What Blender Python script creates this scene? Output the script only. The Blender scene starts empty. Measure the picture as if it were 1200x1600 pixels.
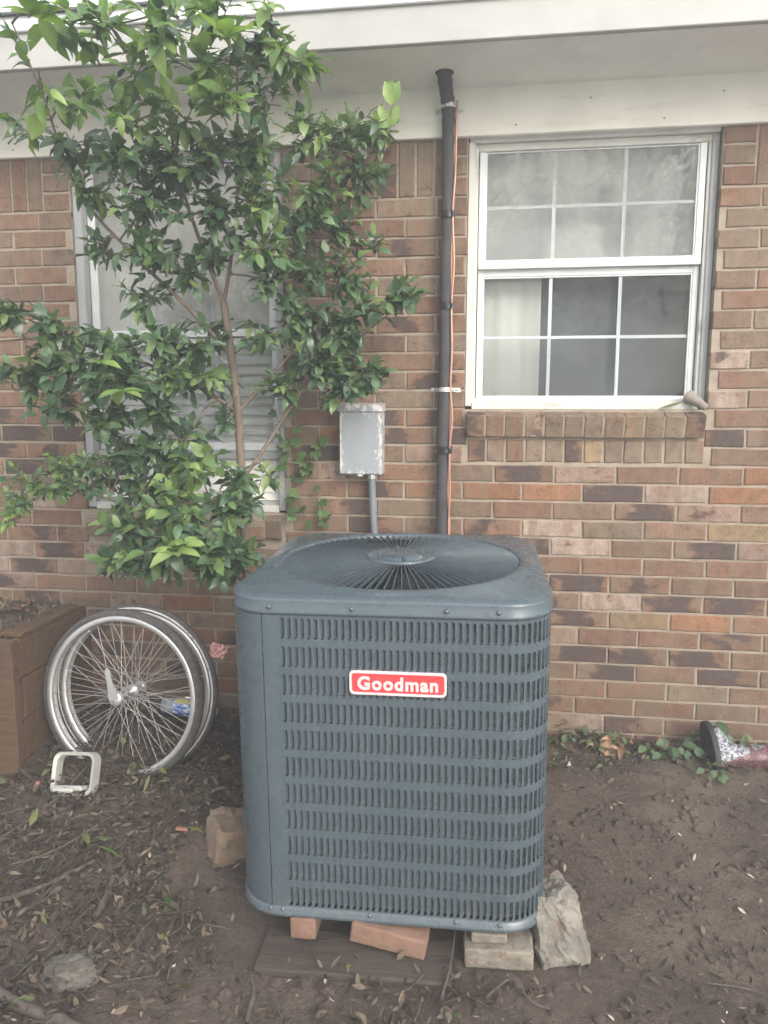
import bpy, bmesh, math, random
from mathutils import Vector, Matrix, Euler, Quaternion, noise as mnoise
R = math.radians
PI = math.pi
sc = bpy.context.scene
col = sc.collection
rng = random.Random(11)

# ------------------------------------------------------------------ camera, sky, sun, exposure
cam_d = bpy.data.cameras.new('camera')
cam = bpy.data.objects.new('camera', cam_d); col.objects.link(cam)
cam_d.sensor_fit = 'VERTICAL'; cam_d.sensor_height = 36.0
cam_d.lens = 36.0 * 1165.0 / 1600.0
cam_d.clip_start = 0.05; cam_d.clip_end = 500
CAM = Vector((0.451, -3.229, 1.47))
cam.location = CAM
PITCH, YAW, ROLL = R(8.0), R(7.95), R(0.1)
cam.rotation_euler = (Matrix.Rotation(YAW, 4, 'Z') @ Matrix.Rotation(PI / 2 - PITCH, 4, 'X') @ Matrix.Rotation(ROLL, 4, 'Z')).to_euler()
sc.camera = cam

SUN_EL, SUN_AZ = R(24), R(36)          # azimuth: from the camera side, towards the right
world = bpy.data.worlds.new('World'); sc.world = world; world.use_nodes = True
wn = world.node_tree.nodes; wl = world.node_tree.links
bg = wn['Background']; bg.inputs['Strength'].default_value = 0.15
sky = wn.new('ShaderNodeTexSky'); sky.sky_type = 'NISHITA'; sky.sun_disc = False
sky.sun_elevation = SUN_EL; sky.air_density = 1.0; sky.dust_density = 4.0; sky.ozone_density = 1.0
sdir = Vector((math.sin(SUN_AZ) * math.cos(SUN_EL), -math.cos(SUN_AZ) * math.cos(SUN_EL), math.sin(SUN_EL)))
sky.sun_rotation = math.atan2(sdir.x, sdir.y)
hs = wn.new('ShaderNodeHueSaturation'); hs.inputs['Saturation'].default_value = 0.4
wl.new(sky.outputs[0], hs.inputs['Color']); wl.new(hs.outputs[0], bg.inputs[0])
sun_d = bpy.data.lights.new('sun', 'SUN'); sun_d.energy = 0.5; sun_d.angle = R(34); sun_d.color = (1, 0.96, 0.91)
sun = bpy.data.objects.new('sun', sun_d); col.objects.link(sun)
sun.rotation_euler = (-sdir).to_track_quat('-Z', 'Y').to_euler(); sun.location = sdir * 20
sc.view_settings.view_transform = 'Standard'; sc.view_settings.look = 'None'
sc.view_settings.exposure = 2.45; sc.view_settings.gamma = 1.0
sc.view_settings.use_curve_mapping = False

# ------------------------------------------------------------------ material helpers
class NT:
    def __init__(s, name):
        s.m = bpy.data.materials.new(name); s.m.use_nodes = True
        s.t = s.m.node_tree; s.n = s.t.nodes; s.l = s.t.links
        s.b = s.n['Principled BSDF']
    def new(s, t, **kw):
        n = s.n.new(t)
        for k, v in kw.items():
            if hasattr(n, k): setattr(n, k, v)
            else: n.inputs[k.replace('_', ' ')].default_value = v
        return n
    def link(s, a, b): s.l.new(a, b)
    def pos(s, scale=(1, 1, 1), obj=False):
        if obj: src = s.new('ShaderNodeTexCoord').outputs['Object']
        else: src = s.new('ShaderNodeNewGeometry').outputs['Position']
        mp = s.new('ShaderNodeMapping'); mp.inputs['Scale'].default_value = scale
        s.link(src, mp.inputs[0]); return mp.outputs[0]
    def noise(s, vec, scale, detail=4, rough=0.55, dist=0.0):
        n = s.new('ShaderNodeTexNoise'); n.inputs['Scale'].default_value = scale
        n.inputs['Detail'].default_value = detail; n.inputs['Roughness'].default_value = rough
        n.inputs['Distortion'].default_value = dist
        s.link(vec, n.inputs['Vector']); return n.outputs['Fac']
    def ramp(s, fac, stops):
        r = s.new('ShaderNodeValToRGB'); e = r.color_ramp.elements
        while len(e) < len(stops): e.new(0.5)
        for i, (p, c) in enumerate(stops):
            e[i].position = p; e[i].color = (*c, 1) if len(c) == 3 else c
        s.link(fac, r.inputs[0]); return r.outputs[0]
    def step(s, fac, a, b, lo=0.0, hi=1.0):
        m = s.new('ShaderNodeMapRange'); m.interpolation_type = 'SMOOTHSTEP'
        for k, v in (('From Min', a), ('From Max', b), ('To Min', lo), ('To Max', hi)):
            if isinstance(v, (int, float)): m.inputs[k].default_value = v
            else: s.link(v, m.inputs[k])
        s.link(fac, m.inputs['Value']); return m.outputs[0]
    def mix(s, fac, a, b, mode='MIX'):
        m = s.new('ShaderNodeMix'); m.data_type = 'RGBA'; m.blend_type = mode
        for i, v in ((0, fac), (6, a), (7, b)):
            if isinstance(v, (int, float)): m.inputs[i].default_value = v
            elif isinstance(v, tuple): m.inputs[i].default_value = (*v, 1) if len(v) == 3 else v
            else: s.link(v, m.inputs[i])
        return m.outputs[2]
    def math(s, op, a, b=0.0):
        m = s.new('ShaderNodeMath'); m.operation = op
        for i, v in ((0, a), (1, b)):
            if isinstance(v, (int, float)): m.inputs[i].default_value = v
            else: s.link(v, m.inputs[i])
        return m.outputs[0]
    def bump(s, h, strength=0.3, dist=0.005):
        b = s.new('ShaderNodeBump'); b.inputs['Strength'].default_value = strength; b.inputs['Distance'].default_value = dist
        s.link(h, b.inputs['Height']); s.link(b.outputs[0], s.b.inputs['Normal'])
    def base(s, c):
        if isinstance(c, tuple): s.b.inputs['Base Color'].default_value = (*c, 1)
        else: s.link(c, s.b.inputs['Base Color'])
    def rough(s, r):
        if isinstance(r, (int, float)): s.b.inputs['Roughness'].default_value = r
        else: s.link(r, s.b.inputs['Roughness'])

def simple(name, c, rough=0.6, metal=0.0, var=0.15, scale=12, bump=0.0, spec=0.5, dirt=None, obj=True):
    t = NT(name); p = t.pos(obj=obj)
    n = t.noise(p, scale, 5)
    lo = tuple(x * (1 - var) for x in c); hi = tuple(min(1, x * (1 + var)) for x in c)
    cc = t.ramp(n, [(0.3, lo), (0.7, hi)])
    if dirt:
        n2 = t.noise(p, scale * 2.7, 6, 0.7)
        cc = t.mix(t.step(n2, dirt[1], dirt[1] + 0.12), cc, dirt[0])
    t.base(cc)
    t.rough(t.step(t.noise(p, scale * 1.7, 3), 0.2, 0.8, max(0.02, rough - 0.1), min(1, rough + 0.1)))
    t.b.inputs['Metallic'].default_value = metal
    t.b.inputs['Specular IOR Level'].default_value = spec
    if bump: t.bump(t.noise(p, scale * 6, 6, 0.7), bump, 0.004)
    return t.m

M = {}
def brick_mat(name, mesh_attr):
    t = NT(name)
    if mesh_attr:
        a = t.new('ShaderNodeAttribute'); a.attribute_name = 'tint'; tint, alpha = a.outputs['Color'], a.outputs['Alpha']
    else:
        a = t.new('ShaderNodeObjectInfo'); tint, alpha = a.outputs['Color'], a.outputs['Alpha']
    p = t.pos()
    pl = t.pos((1, 1, 1.6))
    # soft mottling
    c = t.mix(1.0, tint, t.ramp(t.noise(p, 22, 5, 0.6), [(0.25, (0.62, 0.60, 0.58)), (0.5, (1, 1, 1)), (0.78, (1.34, 1.29, 1.24))]), 'MULTIPLY')
    # vertical drag marks
    c = t.mix(1.0, c, t.ramp(t.noise(t.pos((90, 90, 9)), 1.0, 3, 0.6), [(0.3, (0.88, 0.87, 0.86)), (0.6, (1.05, 1.05, 1.05))]), 'MULTIPLY')
    # bands of different firing along the brick
    c = t.mix(t.math('MULTIPLY', t.step(t.noise(t.pos((11, 1, 2.5)), 1.0, 3, 0.5), 0.50, 0.60), 0.55), c, (0.30, 0.24, 0.175))
    c = t.mix(t.math('MULTIPLY', t.step(t.noise(t.pos((13, 2, 3)), 1.3, 3, 0.5), 0.56, 0.66), 0.5), c, (0.34, 0.19, 0.125))
    # burnt zones, amount in alpha
    nb = t.noise(pl, 8.5, 5, 0.62, 0.5)
    if not mesh_attr:
        sx_ = t.new('ShaderNodeSeparateXYZ'); t.link(t.new('ShaderNodeTexCoord').outputs['Object'], sx_.inputs[0])
        off = t.math('MULTIPLY', t.math('SUBTRACT', a.outputs['Random'], 0.5), 0.11)
        nb = t.math('SUBTRACT', t.math('ADD', nb, 0.13), t.math('MULTIPLY', t.math('ABSOLUTE', t.math('SUBTRACT', sx_.outputs[0], off)), 2.3))
    th = t.math('SUBTRACT', 0.86, t.math('MULTIPLY', alpha, 0.52))
    fringe = t.step(nb, t.math('SUBTRACT', th, 0.09), t.math('ADD', th, 0.03))
    burnt = t.step(nb, t.math('SUBTRACT', th, 0.03), t.math('ADD', th, 0.07))
    c = t.mix(t.math('MULTIPLY', fringe, 0.5), c, (0.31, 0.17, 0.10))
    dk = t.ramp(t.noise(p, 40, 5, 0.65), [(0.3, (0.075, 0.062, 0.064)), (0.7, (0.150, 0.122, 0.122))])
    c = t.mix(t.math('MULTIPLY', burnt, 0.88), c, dk)
    # iron spots in patches
    sp = t.noise(p, 140, 3, 0.6)
    zone = t.step(t.noise(p, 9, 3), 0.44, 0.58)
    c = t.mix(t.math('MULTIPLY', t.step(sp, 0.585, 0.64), t.math('MULTIPLY', zone, 0.85)), c, (0.10, 0.055, 0.045))
    zone2 = t.step(t.noise(t.pos((1.3, 1, 2)), 6.5, 3, 0.5), 0.56, 0.66)
    c = t.mix(t.math('MULTIPLY', t.step(t.noise(p, 48, 4, 0.65), 0.53, 0.60), t.math('MULTIPLY', zone2, 0.8)), c, (0.13, 0.085, 0.075))
    # whitish lime smears
    ef = t.step(t.noise(t.pos((1, 1, 2.5)), 11, 6, 0.7), 0.60, 0.74)
    c = t.mix(t.math('MULTIPLY', ef, 0.45), c, (0.55, 0.48, 0.42))
    # ground splash-dirt
    gz = t.new('ShaderNodeSeparateXYZ'); t.link(t.new('ShaderNodeNewGeometry').outputs['Position'], gz.inputs[0])
    gd = t.math('MULTIPLY', t.step(gz.outputs[2], 0.55, 0.0), t.step(t.noise(p, 6, 5, 0.7), 0.30, 0.75))
    c = t.mix(t.math('MULTIPLY', gd, 0.55), c, (0.155, 0.115, 0.085))
    c = t.mix(1.0, c, (0.64, 0.605, 0.57), 'MULTIPLY')
    t.base(c); t.rough(0.88); t.b.inputs['Specular IOR Level'].default_value = 0.25
    h = t.math('ADD', t.noise(p, 60, 6, 0.7), t.math('MULTIPLY', t.step(sp, 0.55, 0.7), -0.6))
    t.bump(h, 0.45, 0.004)
    return t.m
M['brick'] = brick_mat('brick', False)
M['brick_mass'] = brick_mat('brick_mass', True)

def mortar_mat():
    t = NT('mortar'); p = t.pos()
    c = t.ramp(t.noise(p, 14, 6, 0.65), [(0.25, (0.235, 0.198, 0.152)), (0.5, (0.315, 0.264, 0.203)), (0.8, (0.38, 0.325, 0.26))])
    c = t.mix(t.math('MULTIPLY', t.step(t.noise(p, 4, 5), 0.58, 0.72), 0.5), c, (0.17, 0.14, 0.115))
    t.base(c); t.rough(0.95); t.bump(t.noise(p, 160, 4, 0.7), 0.6, 0.004); return t.m
M['mortar'] = mortar_mat()

def paint_mat(name, c, dirtc, amount=0.5, rough=0.55, streak=True):
    t = NT(name); p = t.pos()
    cc = t.mix(1.0, c, t.ramp(t.noise(p, 3.0, 5, 0.6), [(0.3, (0.88, 0.88, 0.86)), (0.65, (1.04, 1.04, 1.03))]), 'MULTIPLY')
    d = t.step(t.noise(t.pos((3, 3, 22)) if streak else p, 1.2 if streak else 9, 6, 0.65), 0.52, 0.80)
    cc = t.mix(t.math('MULTIPLY', d, amount), cc, dirtc)
    s = t.step(t.noise(p, 55, 4, 0.7), 0.70, 0.76)
    cc = t.mix(t.math('MULTIPLY', s, 0.5), cc, tuple(x * 0.4 for x in dirtc))
    t.base(cc); t.rough(rough); t.bump(t.noise(t.pos((8, 60, 60)), 1.0, 5, 0.6), 0.12, 0.004); return t.m
M['trim'] = paint_mat('painted_trim', (0.80, 0.79, 0.73), (0.42, 0.40, 0.33), 0.45)
M['soffit'] = paint_mat('painted_soffit', (0.86, 0.86, 0.83), (0.50, 0.47, 0.41), 0.4)
M['fascia'] = paint_mat('toned_down_fascia', (0.36, 0.36, 0.345), (0.36, 0.35, 0.31), 0.3)  # white trim paint darkened here to offset the stronger light on this board
M['alu'] = paint_mat('white_aluminium', (0.70, 0.715, 0.735), (0.45, 0.42, 0.38), 0.35, 0.35, False)
M['grey_alu'] = paint_mat('grey_aluminium', (0.36, 0.375, 0.385), (0.28, 0.27, 0.25), 0.5, 0.45, False)
M['peel'] = paint_mat('peeling_white', (0.56, 0.56, 0.53), (0.26, 0.23, 0.19), 0.9, 0.7, False)
M['shingle'] = simple('shingle', (0.10, 0.095, 0.09), 0.9, bump=0.8, scale=40)

def glass_mat(name, tint=(0.88, 0.91, 0.92), film=0.06, refl=0.7):
    t = NT(name); n = t.n
    n.remove(t.b)
    out = n['Material Output']
    tr = t.new('ShaderNodeBsdfTransparent'); tr.inputs[0].default_value = (*tint, 1)
    gl = t.new('ShaderNodeBsdfGlossy'); gl.inputs['Roughness'].default_value = 0.02
    di = t.new('ShaderNodeBsdfDiffuse'); di.inputs[0].default_value = (0.55, 0.56, 0.53, 1)
    fr = t.new('ShaderNodeFresnel'); fr.inputs[0].default_value = 1.52
    p = t.pos()
    dust = t.step(t.noise(p, 3.5, 6, 0.65), 0.3, 0.8, film * 0.4, film * 1.6)
    m1 = t.new('ShaderNodeMixShader'); t.link(dust, m1.inputs[0]); t.link(tr.outputs[0], m1.inputs[1]); t.link(di.outputs[0], m1.inputs[2])
    m2 = t.new('ShaderNodeMixShader')
    t.link(t.math('ADD', t.math('MULTIPLY', fr.outputs[0], refl), 0.0), m2.inputs[0]); t.link(m1.outputs[0], m2.inputs[1]); t.link(gl.outputs[0], m2.inputs[2])
    t.link(m2.outputs[0], out.inputs[0]); return t.m
M['glass'] = glass_mat('window_glass')
M['glass_dusty'] = glass_mat('dusty_window_glass', film=0.34, refl=1.15)

M['curtain'] = simple('curtain', (0.52, 0.52, 0.47), 0.9, var=0.05, scale=3)
M['room'] = simple('room', (0.30, 0.31, 0.33), 0.9, var=0.05)
M['insert'] = simple('insert_board', (0.080, 0.092, 0.106), 0.8, var=0.1, scale=3)
M['blind'] = simple('blind_white', (0.76, 0.75, 0.72), 0.6, var=0.06)

def unit_paint():
    t = NT('grey_unit_paint'); p = t.pos(obj=False)
    c = t.ramp(t.noise(p, 5, 5, 0.6), [(0.3, (0.066, 0.090, 0.106)), (0.7, (0.072, 0.097, 0.113))])
    d = t.step(t.noise(p, 9, 7, 0.75), 0.56, 0.74)
    c = t.mix(t.math('MULTIPLY', d, 0.06), c, (0.22, 0.22, 0.21))
    sc_ = t.step(t.noise(t.pos((60, 60, 25)), 1.6, 4, 0.7), 0.725, 0.75)
    c = t.mix(t.math('MULTIPLY', sc_, 0.25), c, (0.36, 0.38, 0.39))
    sz = t.new('ShaderNodeSeparateXYZ'); t.link(t.new('ShaderNodeNewGeometry').outputs['Position'], sz.inputs[0])
    mud = t.math('MULTIPLY', t.step(sz.outputs[2], 0.22, 0.03), t.step(t.noise(p, 60, 6, 0.75), 0.48, 0.70))
    c = t.mix(t.math('MULTIPLY', mud, 0.5), c, (0.19, 0.155, 0.125))
    dust = t.step(t.noise(t.pos((30, 30, 4)), 1.0, 5, 0.7), 0.45, 0.8)
    c = t.mix(t.math('MULTIPLY', dust, 0.05), c, (0.30, 0.30, 0.29))
    t.base(c)
    t.rough(t.step(t.noise(p, 12, 5, 0.7), 0.25, 0.8, 0.20, 0.38))
    t.b.inputs['Specular IOR Level'].default_value = 0.6
    t.bump(t.noise(p, 450, 2, 0.5), 0.06, 0.001); return t.m
M['unit'] = unit_paint()
def coil_mat():
    t = NT('coil_fins'); 
    sep = t.new('ShaderNodeSeparateXYZ'); t.link(t.new('ShaderNodeTexCoord').outputs['Object'], sep.inputs[0])
    w = t.math('SINE', t.math('MULTIPLY', sep.outputs[2], 2 * PI / 0.0075))
    t.base(t.ramp(t.math('ADD', t.math('MULTIPLY', w, 0.5), 0.5), [(0.2, (0.16, 0.17, 0.18)), (0.75, (0.62, 0.64, 0.66))]))
    t.rough(0.38); t.b.inputs['Metallic'].default_value = 0.35
    t.bump(w, 0.5, 0.002); return t.m
M['coil'] = coil_mat()
M['dark'] = simple('dark_interior', (0.02, 0.021, 0.022), 0.7)
M['badge_red'] = simple('badge_red', (0.72, 0.055, 0.06), 0.35, var=0.08)
M['badge_silver'] = simple('badge_silver', (0.74, 0.66, 0.66), 0.3, metal=0.25, var=0.05)
M['steel'] = simple('zinc_steel', (0.66, 0.67, 0.65), 0.3, metal=0.6, var=0.12, scale=30)
M['chrome'] = simple('dull_chrome', (0.52, 0.52, 0.51), 0.36, metal=0.6, var=0.12, scale=6)
M['spoke'] = simple('spoke_steel', (0.40, 0.39, 0.38), 0.45, metal=0.6, var=0.2, scale=6)
M['tyre'] = simple('tyre_rubber', (0.055, 0.054, 0.053), 0.8, var=0.25, scale=20, dirt=((0.10, 0.09, 0.08), 0.5), bump=0.2)
M['whitewall'] = simple('tyre_wall', (0.50, 0.49, 0.46), 0.7, dirt=((0.2, 0.17, 0.14), 0.55))
M['foam'] = simple('black_foam', (0.055, 0.052, 0.054), 0.85, var=0.2, bump=0.25, scale=18)
M['tape'] = simple('black_tape', (0.012, 0.012, 0.013), 0.35, var=0.2)
M['copper'] = simple('copper_cable', (0.50, 0.27, 0.19), 0.38, metal=0.3, var=0.12)
M['box_grey'] = None
def box_mat():
    t = NT('weathered_box'); p = t.pos(obj=True)
    c = t.ramp(t.noise(p, 8, 5), [(0.3, (0.25, 0.27, 0.295)), (0.7, (0.30, 0.32, 0.345))])
    sep = t.new('ShaderNodeSeparateXYZ'); t.link(t.new('ShaderNodeTexCoord').outputs['Object'], sep.inputs[0])
    ex = t.math('ABSOLUTE', sep.outputs[0]); ez = t.math('ABSOLUTE', t.math('SUBTRACT', sep.outputs[2], 0.145))
    edge = t.math('MAXIMUM', t.step(ex, 0.055, 0.09), t.step(ez, 0.085, 0.15))
    n = t.noise(t.pos((1, 1, 0.5), obj=True), 46, 6, 0.75)
    wm = t.step(t.math('ADD', n, t.math('MULTIPLY', edge, 0.16)), 0.628, 0.665)
    c = t.mix(wm, c, (0.58, 0.57, 0.54))
    dm = t.step(t.math('ADD', t.noise(p, 30, 6, 0.75), t.math('MULTIPLY', edge, 0.08)), 0.68, 0.72)
    c = t.mix(dm, c, (0.16, 0.17, 0.18))
    t.base(c); t.rough(0.6); t.bump(n, 0.3, 0.002); return t.m
M['box'] = box_mat()
M['conduit'] = simple('grey_conduit', (0.17, 0.19, 0.21), 0.6, var=0.12)

def wood_mat(name, c1, c2, axis=(3, 60, 60), rough=0.85):
    t = NT(name); p = t.pos(axis, obj=True)
    c = t.ramp(t.noise(p, 1.0, 6, 0.65, 0.4), [(0.25, c1), (0.72, c2)])
    d = t.step(t.noise(t.pos(obj=False), 5, 6, 0.7), 0.5, 0.75)
    c = t.mix(t.math('MULTIPLY', d, 0.55), c, tuple(x * 0.35 for x in c1))
    t.base(c); t.rough(rough); t.bump(t.noise(p, 1.4, 6, 0.7), 0.5, 0.006); return t.m
M['planter'] = wood_mat('planter_wood', (0.040, 0.023, 0.012), (0.125, 0.072, 0.038))
M['board'] = wood_mat('wet_board', (0.035, 0.027, 0.021), (0.085, 0.065, 0.05))
M['bark'] = wood_mat('bark', (0.09, 0.065, 0.048), (0.22, 0.17, 0.13), (30, 30, 6))
M['stick'] = wood_mat('dead_wood', (0.045, 0.037, 0.030), (0.125, 0.10, 0.08), (30, 30, 5))

def soil_mat():
    t = NT('soil'); p = t.pos()
    n = t.noise(p, 2.2, 8, 0.62)
    c = t.ramp(n, [(0.25, (0.074, 0.056, 0.045)), (0.5, (0.135, 0.102, 0.081)), (0.75, (0.215, 0.163, 0.127))])
    f = t.noise(p, 55, 6, 0.7)
    c = t.mix(1.0, c, t.ramp(f, [(0.28, (0.58, 0.56, 0.55)), (0.5, (1, 1, 1)), (0.75, (1.4, 1.37, 1.33))]), 'MULTIPLY')
    w = t.step(t.noise(p, 1.1, 4, 0.6), 0.50, 0.66)
    c = t.mix(t.math('MULTIPLY', w, 0.45), c, (0.185, 0.148, 0.115))
    ch = t.step(t.noise(p, 170, 3, 0.6), 0.70, 0.74)
    c = t.mix(t.math('MULTIPLY', ch, 0.5), c, (0.34, 0.27, 0.21))
    t.base(c); t.rough(t.step(n, 0.3, 0.7, 0.75, 0.97)); t.b.inputs['Specular IOR Level'].default_value = 0.3
    t.bump(t.math('ADD', t.noise(p, 24, 8, 0.75), t.math('MULTIPLY', t.noise(p, 120, 4, 0.7), 0.5)), 0.9, 0.028); return t.m
M['soil'] = soil_mat()

def leaf_mat(name, lo, mid, hi, rough=0.3, trans=0.25, rnd_obj=False, spec=0.5):
    t = NT(name)
    if rnd_obj: r = t.new('ShaderNodeObjectInfo').outputs['Random']
    else: r = t.new('ShaderNodeNewGeometry').outputs['Random Per Island']
    c = t.ramp(r, [(0.0, lo), (0.55, mid), (1.0, hi)])
    p = t.pos()
    c = t.mix(1.0, c, t.ramp(t.noise(p, 30, 4), [(0.3, (0.8, 0.82, 0.8)), (0.7, (1.12, 1.12, 1.1))]), 'MULTIPLY')
    t.base(c); t.rough(t.step(t.noise(p, 18, 3), 0.3, 0.7, rough - 0.06, rough + 0.14)); t.b.inputs['Specular IOR Level'].default_value = spec
    if trans:
        tr = t.new('ShaderNodeBsdfTranslucent')
        t.link(t.mix(1.0, c, (1.3, 1.5, 0.6), 'MULTIPLY'), tr.inputs[0])
        mx = t.new('ShaderNodeMixShader'); mx.inputs[0].default_value = trans
        out = t.n['Material Output']; t.link(t.b.outputs[0], mx.inputs[1]); t.link(tr.outputs[0], mx.inputs[2]); t.link(mx.outputs[0], out.inputs[0])
    return t.m
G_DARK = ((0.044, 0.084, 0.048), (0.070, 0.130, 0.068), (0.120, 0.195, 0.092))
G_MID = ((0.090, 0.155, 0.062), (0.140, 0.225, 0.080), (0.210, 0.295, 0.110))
G_NEW_LIT = ((0.17, 0.28, 0.08), (0.23, 0.34, 0.10), (0.31, 0.41, 0.15))  # new growth, and paler leaves that paint the light on the crown top
for k, g in (('dark', G_DARK), ('mid', G_MID), ('new', G_NEW_LIT)):
    M['leaf_' + k] = leaf_mat('leaf_' + k, *g, rough=0.28 if k != 'new' else 0.4, trans=0.22 if k == 'dark' else 0.32)
    M['leafobj_' + k] = leaf_mat('leafobj_' + k, *g, rough=0.28 if k != 'new' else 0.4, trans=0.22 if k == 'dark' else 0.32, rnd_obj=True)
M['creeper'] = leaf_mat('creeper_leaf', (0.05, 0.10, 0.035), (0.085, 0.16, 0.05), (0.13, 0.22, 0.08), 0.5, 0.25, True)
M['weed'] = leaf_mat('weed_leaf', (0.075, 0.10, 0.05), (0.13, 0.16, 0.08), (0.22, 0.25, 0.14), 0.55, 0.25)
M['weedobj'] = leaf_mat('weed_leaf_obj', (0.06, 0.11, 0.055), (0.09, 0.155, 0.075), (0.14, 0.21, 0.10), 0.5, 0.25, True)
M['litter'] = leaf_mat('dead_leaf', (0.030, 0.023, 0.018), (0.062, 0.046, 0.034), (0.17, 0.13, 0.092), 0.75, 0.0, spec=0.3)
M['litter_green'] = leaf_mat('fading_leaf', (0.07, 0.09, 0.035), (0.12, 0.135, 0.055), (0.19, 0.19, 0.08), 0.65, 0.0, spec=0.3)
M['chip'] = leaf_mat('wood_chip', (0.16, 0.11, 0.08), (0.30, 0.22, 0.16), (0.48, 0.40, 0.33), 0.85, 0.0, spec=0.2)
M['concrete'] = simple('pale_concrete', (0.215, 0.19, 0.15), 0.95, var=0.3, scale=16, bump=0.9, dirt=((0.16, 0.115, 0.085), 0.52))
M['stone'] = simple('rough_stone', (0.215, 0.20, 0.17), 0.95, var=0.4, scale=14, bump=1.0, dirt=((0.17, 0.13, 0.10), 0.50))
M['dirty_stone'] = simple('dirty_stone', (0.13, 0.115, 0.095), 0.95, var=0.4, scale=14, bump=1.0, dirt=((0.07, 0.055, 0.045), 0.50))
M['redbrick'] = simple('loose_red_brick', (0.215, 0.125, 0.088), 0.92, var=0.2, scale=20, bump=0.5, dirt=((0.24, 0.15, 0.11), 0.55))
M['tanbrick'] = simple('loose_tan_brick', (0.20, 0.145, 0.10), 0.92, var=0.2, scale=18, bump=0.5, dirt=((0.22, 0.15, 0.11), 0.52))
M['plastic_white'] = simple('old_white_plastic', (0.42, 0.42, 0.38), 0.5, var=0.08, dirt=((0.30, 0.26, 0.20), 0.6))
M['rubber'] = simple('black_rubber', (0.015, 0.016, 0.017), 0.6)
M['pink'] = simple('faded_pink', (0.58, 0.33, 0.31), 0.8, var=0.15, scale=40)
M['orange'] = simple('faded_orange', (0.28, 0.13, 0.08), 0.7)
M['plug'] = simple('grey_clay', (0.25, 0.22, 0.19), 0.9, var=0.25, scale=25, bump=0.6)

# ------------------------------------------------------------------ object helpers
def tag(o, label=None, cat=None, group=None, kind=None):
    for k, v in (('label', label), ('category', cat), ('group', group), ('kind', kind)):
        if v: o[k] = v
    return o
def empty(name, loc=(0, 0, 0), rot=(0, 0, 0), parent=None):
    o = bpy.data.objects.new(name, None); col.objects.link(o)
    o.location = loc; o.rotation_euler = rot; o.empty_display_size = 0.1
    if parent: o.parent = parent
    return o
def link(name, me, parent=None, loc=(0, 0, 0), rot=(0, 0, 0), scale=(1, 1, 1)):
    o = bpy.data.objects.new(name, me); col.objects.link(o)
    o.location = loc; o.rotation_euler = rot; o.scale = scale
    if parent: o.parent = parent
    return o

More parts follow.
